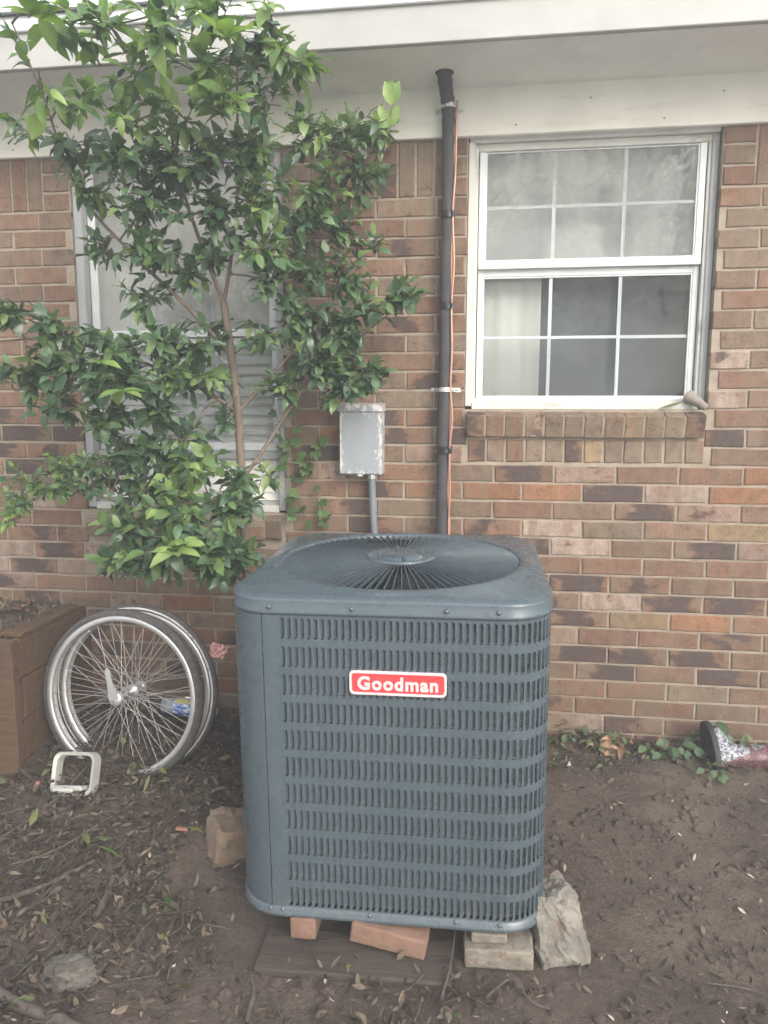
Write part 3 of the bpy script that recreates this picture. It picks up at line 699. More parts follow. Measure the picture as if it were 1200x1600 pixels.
ls = empty('insulated_line', (0.264, -0.06, 0.10)); tag(ls, 'black foam insulated pipe with copper cable strapped up the brick wall', 'pipe')
def L3(x, y, z): return (x - 0.264, y + 0.06, z - 0.10)
hp = [(0.20, -0.45, 0.38), (0.255, -0.24, 0.42), (0.262, -0.10, 0.52), (0.262, -0.052, 0.70), (0.263, -0.050, 0.97), (0.261, -0.050, 1.3), (0.266, -0.050, 1.55), (0.264, -0.051, 1.9), (0.269, -0.050, 2.2), (0.2695, -0.054, 2.45), (0.267, -0.062, 2.60), (0.264, -0.075, 2.66), (0.258, -0.115, 2.70), (0.254, -0.165, 2.732), (0.253, -0.185, 2.76)]
def spline(pts, k=6):
    P = [Vector(p) for p in pts]; out = []
    for i in range(len(P) - 1):
        a, b, c, d = P[max(i - 1, 0)], P[i], P[i + 1], P[min(i + 2, len(P) - 1)]
        for j in range(k):
            t = j / k; out.append(0.5 * ((2 * b) + (c - a) * t + (2 * a - 5 * b + 4 * c - d) * t * t + (3 * b - a - 3 * c + d) * t ** 3))
    out.append(P[-1]); return out
sp = spline([L3(*p) for p in hp])
m = MB(); m.tube(sp, [0.0275 + 0.0012 * math.sin(i * 1.7) + 0.0008 * math.sin(i * .6) for i in range(len(sp))], 18); m.build('insulation', M['foam'], ls)
for k_ in (0, 1):
    cp = []
    zs = [0.42, 0.6, 0.8, 0.97, 1.12, 1.29, 1.42, 1.55, 1.7, 1.884, 2.05, 2.245, 2.40, 2.52, 2.62, 2.67]
    for z in zs:
        w = (0.0 if k_ == 0 else 0.006) + 0.006 * math.sin(z * 9 + k_ * 2.2) * (1 if z < 1.6 or k_ == 0 else 0.3)
        tie_ = min(abs(z - q) for q in (1.291, 1.884, 2.245, 1.543))
        w *= min(1, tie_ / 0.08)
        cp.append(L3(0.2885 + w + (0.004 if z > 2.3 else 0), -0.070 - 0.004 * k_ - abs(w) * 0.3, z))
    m = MB(); m.tube(spline(cp, 5), 0.0042, 8); m.build('copper_cable', M['copper'], ls)
for z in (1.291, 1.884, 2.245):
    m = MB(); cxy = L3(0.2685, -0.054, z)
    for dz in (-0.011, -0.004, 0.004, 0.012): m.lathe([(0.0305, -0.004), (0.0315, 0), (0.0305, 0.004)], 20, (cxy[0], cxy[1], cxy[2] + dz))
    m.tube([L3(0.287, -0.082, z - 0.014), L3(0.292, -0.084, z), L3(0.283, -0.085, z + 0.016)], 0.0035, 6); m.tube([L3(0.280, -0.085, z + 0.01), L3(0.286, -0.086, z + 0.022)], 0.003, 6)
    m.build('tape_tie', M['tape'], ls)
def strap(z, x, yoff=0.0):
    m = MB(); hw = 0.009; pr = []
    for k in range(13):
        a = PI * k / 12; pr.append((x + 0.0305 * math.cos(a), -0.052 - 0.033 * math.sin(a) + yoff))
    pr = [(x + 0.062, -0.006 + yoff), (x + 0.034, -0.007 + yoff)] + pr + [(x - 0.034, -0.007 + yoff), (x - 0.062, -0.006 + yoff)]
    n = len(pr); vs = [L3(px, py, z - hw) for px, py in pr] + [L3(px, py, z + hw) for px, py in pr]
    m.add(vs, [(i, i + 1, n + i + 1, n + i) for i in range(n - 1)], True)
    o = m.build('strap', M['steel'], ls)
    for s in (-1, 1):
        q = MB(); q.lathe([(0.0, -0.013), (0.005, -0.012), (0.0065, -0.0075)], 10, L3(x + s * 0.050, yoff, z), axis='Y'); q.build('screw', M['steel'], o)
strap(1.543, 0.266); strap(2.650, 0.2665, -0.02)

# weathered plug on the window sill
m = MB(); m.rings([[(0.001 + 0.0 * k, 0, 0) for k in range(1)] * 1][:0] or [[Vector((t, r_ * math.cos(2 * PI * k / 14) * (1 + .05 * math.sin(k * 3 + t * 70)), r_ * math.sin(2 * PI * k / 14) * (1 + .05 * math.cos(k * 2 + t * 50)))) for k in range(14)] for t, r_ in ((0, 0.010), (0.001, 0.024), (0.004, 0.029), (0.016, 0.029), (0.020, 0.024), (0.045, 0.0215), (0.075, 0.017), (0.098, 0.013), (0.102, 0.007))], cap0=True, cap1=True)
tag(m.build('clay_plug', M['plug'], None, (1.258, 0.020, 1.517), (0, R(27), R(-50))), 'grey brown tapered plug lying at the right end of the window sill', 'plug')
m = MB(); m.add([(0, 0, 0), (0.03, -0.008, 0.006), (0.07, -0.006, 0.016), (0.10, 0, 0.03), (0.065, 0.006, 0.026), (0.03, 0.006, 0.014)], [(0, 1, 5), (1, 2, 4, 5), (2, 3, 4)], True)
tag(m.build('dry_leaf', M['litter_green'], None, (1.135, -0.006, 1.463)), 'single dry leaf curled on the window sill beside the plug', 'leaf')

# ------------------------------------------------------------------ air conditioner
AC = empty('air_conditioner', (0.191, -0.895, 0.047), (R(1.75), R(-0.43), R(1.0)))
tag(AC, 'grey outdoor air conditioning unit with louvered sides and red badge', 'air conditioner')
HS, CR = 0.4375, 0.125
def rsq(off, z, n=160, hs=HS, cr=CR):
    """rounded square sampled by angle"""
    h = hs + off; r = max(0.02, cr + off); out = []
    for k in range(n):
        t = 2 * PI * k / n; c, s = math.cos(t), math.sin(t)
        d = h / max(abs(c), abs(s)); x, y = c * d, s * d
        if abs(x) > h - r and abs(y) > h - r:
            ax, ay = math.copysign(h - r, x), math.copysign(h - r, y)
            b = c * ax + s * ay; disc = b * b - (ax * ax + ay * ay - r * r)
            d = b + math.sqrt(max(0, disc)); x, y = c * d, s * d
        out.append((x, y, z))
    return out
def circ(r, z, n=160): return [(r * math.cos(2 * PI * k / n), r * math.sin(2 * PI * k / n), z) for k in range(n)]
m = MB(); m.rings([rsq(-0.05, 0.001), rsq(0.004, 0.0), rsq(0.009, 0.004), rsq(0.009, 0.014), rsq(0.004, 0.019), rsq(0.0035, 0.030), rsq(-0.002, 0.031)]); m.build('base_pan', M['unit'], AC)
ZC = 0.895
m = MB(); m.rings([rsq(-0.004, ZC + 0.004), rsq(0.0045, ZC), rsq(0.0055, ZC + 0.004), rsq(0.0055, ZC + 0.010), rsq(0.0035, ZC + 0.013), rsq(0.0035, ZC + 0.036), rsq(0.0025, ZC + 0.0405), rsq(0.000, ZC + 0.0425), rsq(-0.018, ZC + 0.0485), rsq(-0.0225, ZC + 0.0495),
                   circ(0.412, ZC + 0.052), circ(0.404, ZC + 0.0565), circ(0.394, ZC + 0.058), circ(0.380, ZC + 0.0575), circ(0.372, ZC + 0.055), circ(0.3685, ZC + 0.049), circ(0.367, ZC + 0.0)]); m.build('top_cover', M['unit'], AC)
# perimeter walk: s=0 at the middle of the front, growing to the right
Lst = 2 * (HS - CR); Larc = CR * PI / 2; LTOT = 4 * (Lst + Larc)
def per(s, off=0.0):
    s = s % LTOT; s += Lst / 2
    if s >= LTOT: s -= LTOT
    for q in range(4):
        rot = q * PI / 2
        if s < Lst:
            x, y, nx, ny = -Lst / 2 + s, -HS - off, 0, -1; break
        s -= Lst
        if s < Larc:
            a = -PI / 2 + s / CR; x, y = Lst / 2 + (CR + off) * math.cos(a), -Lst / 2 + (CR + off) * math.sin(a); nx, ny = math.cos(a), math.sin(a); break
        s -= Larc
    c, sn = math.cos(rot), math.sin(rot)
    return (c * x - sn * y, sn * x + c * y, math.atan2(sn * nx + c * ny, c * nx - sn * ny))
S_START = -0.286                       # louvers begin here, corner panel lies to the left of it
S_END = LTOT - (Lst / 2 + Larc + 0.15) - 0.10
PITCH_L = 0.01815; ROWP, SLOT = 0.0792, 0.0590
NCOL = int((S_END - S_START) / PITCH_L)
S_END = S_START + NCOL * PITCH_L
def strip(s0, s1, z0, z1, off=0.0, th=0.0016, ds=0.012):
    n = max(2, int((s1 - s0) / ds)); m = MB(); rg = []
    for i in range(n + 1):
        s = s0 + (s1 - s0) * i / n
        a = per(s, off); b = per(s, off - th)
        rg.append([(a[0], a[1], z0), (a[0], a[1], z1), (b[0], b[1], z1), (b[0], b[1], z0)])
    vs = [p for r in rg for p in r]; fs = []
    for i in range(n):
        for k in range(4): fs.append((i * 4 + k, i * 4 + (k + 1) % 4, (i + 1) * 4 + (k + 1) % 4, (i + 1) * 4 + k))
    fs += [(0, 1, 2, 3), (n * 4 + 3, n * 4 + 2, n * 4 + 1, n * 4)]
    m.add(vs, fs, False); return m
def rowtop(i): return 0.885 - ROWP * i
def rib(s0, s1, z0, z1):
    m = strip(s0, s1, z0, z1); m.sm = [abs(f[1] - f[0]) != 99 for f in m.f]; return m
edges = [(rowtop(0), ZC + 0.003)] + [(rowtop(i + 1), rowtop(i) - SLOT) for i in range(10)] + [(0.0305, rowtop(10) - SLOT)]
for z0, z1 in edges: strip(S_START, S_END, z0, z1).build('louver_band', M['unit'], AC)
# smooth corner panel with its seam, the louvers butt against it
strip(S_END - LTOT + 0.001, S_START - 0.046, 0.0305, ZC + 0.003, 0.0016).build('corner_panel', M['unit'], AC)
strip(S_START - 0.044, S_START - 0.0005, 0.0305, ZC + 0.003, 0.0006).build('edge_panel', M['unit'], AC)
def louver_mesh():
    """flat bar with flared ends (rounded slot ends) and an inward bent fin; x along the face, y inward"""
    m = MB(); P2 = PITCH_L / 2; b = 0.0030; H = SLOT / 2 + 0.0012
    prof = [(-H, P2 + .0002), (-H + 0.0022, P2 * 0.80), (-H + 0.0055, b * 1.25), (-H + 0.009, b), (H - 0.009, b), (H - 0.0055, b * 1.25), (H - 0.0022, P2 * 0.80), (H, P2 + .0002)]
    y = 0.0006; n = len(prof); vs = []
    for z, w in prof: vs += [(-w, y, z), (w, y, z)]
    m.add(vs, [(2 * i, 2 * i + 1, 2 * i + 3, 2 * i + 2) for i in range(n - 1)])
    fz = [-H + 0.004, -H + 0.009, H - 0.009, H - 0.004]; fin = []
    for i, z in enumerate(fz):
        dpt = 0.35 if i in (0, 3) else 1.0
        fin += [(b * 0.98, y + .0001, z), (b + 0.0020 * dpt, y + 0.0030 * dpt, z), (b + 0.0078 * dpt, y + 0.0110 * dpt, z)]
    m.add(fin, [(3 * i + j, 3 * i + j + 1, 3 * i + j + 4, 3 * i + j + 3) for i in range(3) for j in range(2)], True)
    m.add([(-b, y + .0001, fz[0]), (-b - 0.0005, y + 0.006, fz[1]), (-b - 0.0005, y + 0.006, fz[2]), (-b, y + .0001, fz[3])], [(0, 1, 2, 3)])
    return m
LM = louver_mesh(); LME = LM.mesh('louver', M['unit'])
rest = MB(); cnt = 0
for r_ in range(11):
    zc = rowtop(r_) - SLOT / 2
    for c in range(NCOL + 1):
        s = S_START + c * PITCH_L
        x, y, a = per(s)
        a2 = a + PI / 2
        if 0 < c <= 27:
            link('louver', LME, AC, (x, y, zc), (0, 0, a2)); cnt += 1
        else:
            ca, sa = math.cos(a2), math.sin(a2)
            rest.add([(x + ca * v[0] - sa * v[1], y + sa * v[0] + ca * v[1], zc + v[2]) for v in LM.v], LM.f)
tag(rest.build('louver_mass', M['unit'], AC), kind='stuff')
m = MB(); m.rings([rsq(-0.034, 0.02), rsq(-0.034, 0.88)]); m.build('coil', M['coil'], AC)
m = MB(); m.rings([rsq(-0.075, 0.02), rsq(-0.075, 0.85)], cap0=True); m.build('liner', M['dark'], AC)
# guard wires seen through the louvers
for i in range(22):
    z = 0.045 + i * 0.0394; rg = rsq(-0.018, z, 96)
    m = MB(); m.tube(rg + [rg[0]], 0.0013, 4, cap=False); m.build('coil_wire', M['unit'], AC)
# fan guard
m = MB(); NF = 94; f0, f1 = 0.100, 0.3675
hh = 0.0062; ft = 0.0013
rg_ = []
for i in range(8):
    t = i / 7; r_ = f0 + (f1 - f0) * t; z = 0.007 * (1 - t ** 2.2); sw = 0.0; tl = R(8)
    c_, s_ = math.cos(sw), math.sin(sw); sec = []
    for dz, dt in ((-hh, -ft), (hh, -ft), (hh, ft), (-hh, ft)):
        tt = dt + math.sin(tl) * dz
        sec.append((r_ * c_ - s_ * tt, r_ * s_ + c_ * tt, z + dz))
    rg_.append(sec)
m.rings(rg_, smooth=False)
fme = m.mesh('guard_fin', M['unit'])
ZG = ZC + 0.049
for i in range(NF): link('guard_fin', fme, AC, (0, 0, ZG), (0, 0, 2 * PI * i / NF))
m = MB(); m.lathe([(0.0, 0.016), (0.062, 0.016), (0.066, 0.014), (0.069, 0.008), (0.090, 0.010), (0.104, 0.015), (0.110, 0.011), (0.110, 0.0), (0.0, -0.004)], 48, (0, 0, ZG + 0.004)); hub = m.build('guard_hub', M['unit'], AC)
m = MB(); m.lathe([(0.0, 0.002), (0.055, 0.002), (0.058, 0.0)], 32, (0, 0, ZG + 0.0205)); m.build('hub_disc', M['unit'], hub)
for a in (20, 105, 200, 285):
    bx, by = 0.070 * math.cos(R(a)), 0.070 * math.sin(R(a))
    m = MB(); m.tube([(bx, by, ZG + 0.012), (bx, by, ZG + 0.032)], 0.0042, 8); m.lathe([(0.0085, 0), (0.0085, 0.006), (0.005, 0.007)], 6, (bx, by, ZG + 0.018), smooth=False); m.build('hub_bolt', M['unit'], hub)
m = MB(); m.lathe([(0.0, -0.02), (0.085, -0.02), (0.09, -0.03), (0.09, -0.16), (0, -0.16)], 32, (0, 0, ZG)); fan = m.build('fan_motor', M['dark'], AC)
for i in range(3):
    m = MB(); vs = []
    for j in range(9):
        a = R(-38 + j * 9.5); 
        for r_ in (0.07, 0.2, 0.345): vs.append((r_ * math.cos(a), r_ * math.sin(a), ZG - 0.085 + (j - 4) * 0.010))
    m.add(vs, [(3 * j + k, 3 * j + k + 1, 3 * j + k + 4, 3 * j + k + 3) for j in range(8) for k in range(2)], True)
    m.build('fan_blade', M['unit'], fan, rot=(0, 0, i * 2 * PI / 3))
m = MB(); m.lathe([(0.36, 0.0), (0.36, -0.3), (0, -0.3)], 48, (0, 0, ZG - 0.01)); m.build('shroud', M['dark'], AC)
for x in (-0.309, -0.087, 0.161, 0.294):
    m = MB(); m.lathe([(0.0, -0.0075), (0.0045, -0.0068), (0.0068, -0.003), (0.0075, 0)], 12, (x, -HS - 0.0035, ZC + 0.0205), axis='Y'); m.build('screw', M['unit'], AC)
for x in (-0.335, -0.30, -0.05, 0.19, 0.31):
    m = MB(); m.lathe([(0.0, -0.0065), (0.0045, -0.006), (0.007, 0)], 10, (x, -HS - 0.0036, 0.0245), axis='Y'); m.build('screw', M['unit'], AC)
# scuff sticker on the cover, badge
def rrect(w, h, r, n=6):
    out = []
    for cx, cy, a0 in ((w / 2 - r, h / 2 - r, 0), (-w / 2 + r, h / 2 - r, 90), (-w / 2 + r, -h / 2 + r, 180), (w / 2 - r, -h / 2 + r, 270)):
        for k in range(n + 1):
            a = R(a0 + 90 * k / n); out.append((cx + r * math.cos(a), cy + r * math.sin(a)))
    return out
bc = Vector((0.033, -HS - 0.001, 0.7145))
brot = (R(90), 0, 0)
bw, bh = 0.258, 0.066
def rloop(w, h, r, z): return [(x, y, z) for x, y in rrect(w, h, r)]
m = MB(); m.rings([rloop(bw - .008, bh - .008, .010, 0.0008), rloop(bw - .008, bh - .008, .010, 0.0060)], smooth=False, cap1=True, cap0=True)
bd = m.build('badge', M['badge_red'], AC, bc, brot); bd['label'] = 'red badge with silver border and raised letters'
m = MB(); m.rings([rloop(bw, bh, .013, 0), rloop(bw, bh, .013, .0075), rloop(bw - .003, bh - .003, .012, .009), rloop(bw - .011, bh - .011, .009, .009), rloop(bw - .014, bh - .014, .008, .0062)], smooth=False); m.build('badge_border', M['badge_silver'], bd)
cu = bpy.data.curves.new('lettering', 'FONT'); cu.body = 'Goodman'; cu.size = 0.052; cu.align_x = 'CENTER'; cu.align_y = 'CENTER'; cu.extrude = 0.0012; cu.offset = 0.0014; cu.bevel_depth = 0.0004; cu.space_character = 1.14; cu.resolution_u = 4
tmp = bpy.data.objects.new('tmp', cu); col.objects.link(tmp)
bpy.context.view_layer.update()
dg = bpy.context.evaluated_depsgraph_get(); lme = bpy.data.meshes.new_from_object(tmp.evaluated_get(dg))
bpy.data.objects.remove(tmp)
xs_ = [v.co.x for v in lme.vertices]; ys_ = [v.co.y for v in lme.vertices]
sx = 0.214 / (max(xs_) - min(xs_)); sy = 0.0385 / (max(ys_) - min(ys_)); mx_, my_ = (max(xs_) + min(xs_)) / 2, (max(ys_) + min(ys_)) / 2
for v in lme.vertices: v.co = ((v.co.x - mx_) * sx, (v.co.y - my_) * sy, v.co.z)
lme.materials.clear(); lme.materials.append(M['badge_silver'])
link('lettering', lme, bd, (0, 0, 0.0075))

# ------------------------------------------------------------------ supports under the unit
def rough_block(name, size, loc, rot, mat, label, cat, seed, rough=0.006, cuts=6, bev=0.006, group=None, taper=None):
    bm = bmesh.new(); bmesh.ops.create_cube(bm, size=1.0)
    for v in bm.verts:
        v.co = Vector((v.co.x * size[0], v.co.y * size[1], v.co.z * size[2]))
        if taper and v.co.z > 0: v.co.x *= taper[0]; v.co.y *= taper[1]
    bmesh.ops.bevel(bm, geom=bm.edges[:], offset=bev, segments=2, affect='EDGES', profile=0.5)
    bmesh.ops.subdivide_edges(bm, edges=[e for e in bm.edges if e.calc_length() > bev * 2.5], cuts=cuts, use_grid_fill=True)
    for v in bm.verts:
        n = mnoise.noise_vector(v.co * 22 + Vector((seed * 3.1, seed, 0))) + 0.6 * mnoise.noise_vector(v.co * 60 + Vector((seed, 0, seed))) + 0.35 * mnoise.noise_vector(v.co * 150)
        v.co += n * rough
    me = bpy.data.meshes.new(name); bm.to_mesh(me); bm.free(); me.materials.append(mat)
    me.polygons.foreach_set('use_smooth', [False] * len(me.polygons))
    o = link(name, me, None, loc, rot); tag(o, label, cat, group); return o
rough_block('wet_board', (0.54, 0.17, 0.035), (0.112, -1.365, -0.060), (0, 0, R(2)), M['board'], 'dark wet wooden board lying in the mud under the unit', 'board', 2, 0.003)
rough_block('loose_brick', (0.075, 0.2, 0.066), (-0.045, -1.245, 0.0005), (0, 0, R(1)), M['redbrick'], 'orange brick end sticking out under the left front of the unit', 'brick', 3, 0.002)
rough_block('loose_brick', (0.215, 0.09, 0.058), (0.205, -1.318, 0.000), (0, R(7), R(-4)), M['redbrick'], 'long orange brick tilted under the middle of the unit', 'brick', 5, 0.002)
rough_block('loose_brick', (0.19, 0.11, 0.058), (0.507, -1.300, -0.028), (0, R(-1), R(2)), M['concrete'], 'pale mossy brick on the ground under the right front of the unit', 'brick', 7, 0.003)
rough_block('loose_brick', (0.098, 0.14, 0.030), (0.478, -1.265, 0.0175), (0, 0, R(3)), M['concrete'], 'small flat pale brick wedged on top of the larger pale one', 'brick', 8, 0.002)
rough_block('concrete_chunk', (0.15, 0.24, 0.18), (0.664, -1.195, 0.005), (R(-14), R(-6), R(10)), M['stone'], 'broken whitish concrete chunk leaning at the right corner of the unit', 'concrete', 9, 0.013, 9, 0.018, taper=(0.8, 0.65))
rough_block('paving_block', (0.19, 0.16, 0.13), (-0.365, -0.955, 0.02), (R(4), R(9), R(33)), M['tanbrick'], 'tan block half buried beside the left of the unit', 'block', 12, 0.010, 8, 0.012)
def rock(name, loc, size, mat, label, seed):
    bm = bmesh.new(); bmesh.ops.create_icosphere(bm, subdivisions=4, radius=1.0)
    for v in bm.verts:
        d = v.co.normalized(); k = 1 + 0.35 * mnoise.noise(d * 1.4 + Vector((seed, 0, 0))) + 0.14 * mnoise.noise(d * 4 + Vector((0, seed, 0))) + 0.05 * mnoise.noise(d * 11)
        v.co = Vector((d.x * size[0] * k, d.y * size[1] * k, d.z * size[2] * k))
    me = bpy.data.meshes.new(name); bm.to_mesh(me); bm.free(); me.materials.append(mat)
    o = link(name, me, None, loc); tag(o, label, 'rock'); return o
rock('flat_rock', (0.43, -1.66, -0.085), (0.10, 0.06, 0.05), M['stone'], 'flat pale rock breaking the dirt at the bottom edge of the photo', 4)
rock('mossy_rock', (-0.64, -1.52, -0.060), (0.085, 0.07, 0.032), M['dirty_stone'], 'greyish rock half sunk in the leaf litter at lower left', 14)

# ------------------------------------------------------------------ bicycle wheels
def wheel(loc, rot, rim_r, label, arm, seed):
    r = random.Random(seed)
    w = empty('bicycle_wheel', loc, rot); tag(w, label, 'wheel', 'bicycle wheels leaning by the planter')
    W = 0.019
    m = MB(); m.lathe([(rim_r, -W), (rim_r - 0.021, -W), (rim_r - 0.0245, -W + 0.006), (rim_r - 0.021, -W + 0.0115), (rim_r - 0.017, -0.003), (rim_r - 0.017, 0.003), (rim_r - 0.021, W - 0.0115), (rim_r - 0.0245, W - 0.006), (rim_r - 0.021, W), (rim_r, W)], 72, axis='Y', close=True)
    m.build('rim', M['chrome'], w)
    m = MB(); pr = []
    for k in range(11):
        a = PI * k / 10; pr.append((rim_r - 0.003 + 0.025 * math.sin(a), -0.0205 * math.cos(a)))
    m.lathe(pr, 72, axis='Y'); ty = m.build('tyre', M['tyre'], w)
    m = MB(); m.lathe([(rim_r + 0.0035, -0.0222), (rim_r + 0.010, -0.0208)], 72, axis='Y'); m.build('wall_stripe', M['whitewall'] if arm == 0 else M['tyre'], ty)
    m = MB(); m.lathe([(0.0, -0.054), (0.005, -0.054), (0.005, -0.041), (0.011, -0.040), (0.012, -0.036), (0.024, -0.034), (0.024, -0.031), (0.012, -0.028), (0.009, -0.02), (0.009, 0.02), (0.012, 0.028), (0.024, 0.031), (0.024, 0.034), (0.014, 0.036), (0.006, 0.045), (0.006, 0.062), (0.0, 0.062)], 24, axis='Y')
    hb = m.build('hub', M['chrome'], w)
    NS = 36
    for k in range(NS):
        side = -1 if k % 2 else 1
        a = 2 * PI * k / NS + 0.03
        ha = a + (0.62 if (k // 2) % 2 else -0.62) * 1.35
        p0 = (0.0225 * math.cos(ha), side * 0.0325, 0.0225 * math.sin(ha)); p1 = ((rim_r - 0.018) * math.cos(a), side * 0.003, (rim_r - 0.018) * math.sin(a))
        m = MB(); m.tube([p0, p1], 0.0013, 5, cap=False); m.build('spoke', M['spoke'], w)
    if arm:
        m = MB(); m.prism([(-0.018, 0), (0.018, 0), (0.019, 0.035), (0.011, 0.065), (0.010, 0.112), (0.0, 0.121), (-0.010, 0.112), (-0.011, 0.065)], 0, 0.004)
        a_ = m.build('brake_arm', M['chrome'], w, (0.0, -0.060, 0.0), (R(90), R(0), 0)); a_.rotation_euler = (R(90), R(-14), 0)
        m = MB(); m.lathe([(0.0, -0.058), (0.014, -0.057), (0.024, -0.052), (0.028, -0.046), (0.028, -0.041)], 20, axis='Y'); m.build('brake_cap', M['chrome'], hb)
        m = MB(); m.tube([((rim_r - 0.024), 0, 0.012), (rim_r - 0.05, -0.002, 0.014)], 0.004, 8); m.build('valve', M['chrome'], w)
    return w
wheel((-0.911, -0.678, 0.380), (R(-7), 0, R(-3)), 0.310, 'chrome spoked bicycle wheel with brake arm, nearest the camera', 1, 1)
wheel((-0.882, -0.618, 0.386), (R(-7), R(8), R(-2)), 0.310, 'bicycle wheel with pale tyre stripe behind the other wheel', 0, 2)

# ------------------------------------------------------------------ planter box
PB = empty('planter_box', (-1.30, -0.55, 0.0)); tag(PB, 'weathered wooden planter box at the left edge of the photo', 'planter')
hts = [(-0.02, 0.135), (0.14, 0.295), (0.30, 0.455), (0.46, 0.612)]
for i, (z0, z1) in enumerate(hts):
    m = MB(); m.box(0.0, 0.034, -0.205 + 0.004 * (i % 2), 0.262, z0, z1, b=0.004); 
    o = m.build('side_plank', M['planter'], PB); o.rotation_euler.z = R(0.8 * (-1) ** i)
    m = MB(); m.box(-1.2, 0.036, -0.242, -0.2075, z0, z1 - 0.006, b=0.004); m.build('front_plank', M['planter'], PB)
    m = MB(); m.box(-1.2, 0.03, 0.265, 0.30, z0, min(z1, 0.53), b=0.004); m.build('back_plank', M['planter'], PB)
m = MB(); m.box(-0.045, -0.002, -0.204, -0.16, -0.02, 0.60, b=0.004); m.build('corner_post', M['planter'], PB)
m = MB(); m.box(-0.052, -0.002, 0.21, 0.26, -0.02, 0.622, b=0.004); m.build('corner_post', M['planter'], PB)
m = MB(); m.box(-0.055, 0.050, -0.283, -0.2425, -0.02, 0.625, b=0.004); m.build('corner_post', M['planter'], PB)
m = MB(); m.box(-0.05, 0.038, -0.20, 0.20, 0.6135, 0.634, b=0.004); m.build('cap_plank', M['planter'], PB)
vs = []; fs_ = []; nx_, ny_ = 30, 14
for j in range(ny_):
    for i in range(nx_):
        x, y = -1.15 + 1.11 * i / (nx_ - 1), -0.19 + 0.44 * j / (ny_ - 1); vs.append((x, y, 0.57 + 0.05 * math.exp(-((y - 0.05) / 0.12) ** 2) + 0.03 * nz(x * 6, y * 6) + 0.02 * nz(x * 17, y * 17)))
m = MB(); m.add(vs, [(j * nx_ + i, j * nx_ + i + 1, (j + 1) * nx_ + i + 1, (j + 1) * nx_ + i) for j in range(ny_ - 1) for i in range(nx_ - 1)], True); m.build('potting_soil', M['soil'], PB)


# ------------------------------------------------------------------ leaves
def leaf_verts(L, W, fold=0.25, droop=0.2, seg=4, tip=0.0):
    """leaf along +x, up +z; two columns either side of the midrib"""
    vs = []; fs = []
    for i in range(seg + 1):
        t = i / seg; w = W * 0.5 * (math.sin(PI * (t ** 0.85)) ** 0.8 if 0 < t < 1 else 0.04)
        z = -droop * L * t * t; x = L * t * (1 - 0.12 * droop * t)
        vs += [(x, -w, z + fold * w), (x, 0, z), (x, w, z + fold * w)]
    for i in range(seg):
        a = 3 * i; fs += [(a, a + 1, a + 4, a + 3), (a + 1, a + 2, a + 5, a + 4)]
    return vs, fs
def frame(d, up, roll=0.0):
    x = d.normalized(); y = up.cross(x)
    if y.length < 1e-3: y = Vector((0, 1, 0)).cross(x)
    y.normalize(); z = x.cross(y)
    m = Matrix((x, y, z)).transposed().to_4x4()
    return m @ Matrix.Rotation(roll, 4, 'X')

q = MB(); rr = random.Random(31)
for i in range(520):
    x, y = rr.uniform(-0.75, -0.01), rr.uniform(-0.2, 0.26); L = rr.uniform(.02, .06); v, f = leaf_verts(L, L * rr.uniform(.12, .5), rr.uniform(-.4, .8), rr.uniform(-.6, .9), 3)
    mt = Matrix.Translation((x, y, 0.585 + 0.05 * math.exp(-((y - 0.05) / 0.12) ** 2) + rr.uniform(0, .045))) @ frame(Vector((rr.uniform(-1, 1), rr.uniform(-1, 1), rr.uniform(-.3, .7))), Vector((rr.uniform(-.6, .6), rr.uniform(-.6, .6), 1)))
    q.add([mt @ Vector(p) for p in v], f, True)
for i in range(60):
    x, y = rr.uniform(-0.6, -0.02), rr.uniform(-0.22, 0.24); a = rr.uniform(0, 6.28); L = rr.uniform(.06, .2)
    q.tube([(x, y, .60), (x + math.cos(a) * L * .5, y + math.sin(a) * L * .5, .64 + rr.uniform(0, .05)), (x + math.cos(a) * L, y + math.sin(a) * L, .62 + rr.uniform(-.02, .07))], [.0016, .0013, .0008], 4, cap=False)
q.build('mulch', M['litter'], PB)['kind'] = 'stuff'

# ------------------------------------------------------------------ shrub before the left window
ST = empty('shrub_tree', (-0.50, -0.36, 0.02)); tag(ST, 'tall leafy green shrub growing up in front of the left window', 'shrub')
so = Vector((-0.50, -0.36, 0.02))
def px3(px, py, y):
    """photo position to a point at wall-parallel depth y (used once to lay the sprays out in space)"""
    f = 1165.0; x, q = px - 600, py - 800
    yc = -q; Y = f * math.cos(PITCH) + yc * math.sin(PITCH); Z = -f * math.sin(PITCH) + yc * math.cos(PITCH)
    d = Vector((x * math.cos(YAW) - Y * math.sin(YAW), x * math.sin(YAW) + Y * math.cos(YAW), Z))
    return CAM + d * ((y - CAM.y) / d.y)
trunk = [Vector(p) for p in ((-0.50, -0.36, -0.03), (-0.497, -0.37, 0.35), (-0.505, -0.385, 0.75), (-0.512, -0.40, 1.18), (-0.515, -0.415, 1.45), (-0.530, -0.43, 1.66), (-0.548, -0.45, 1.86))]
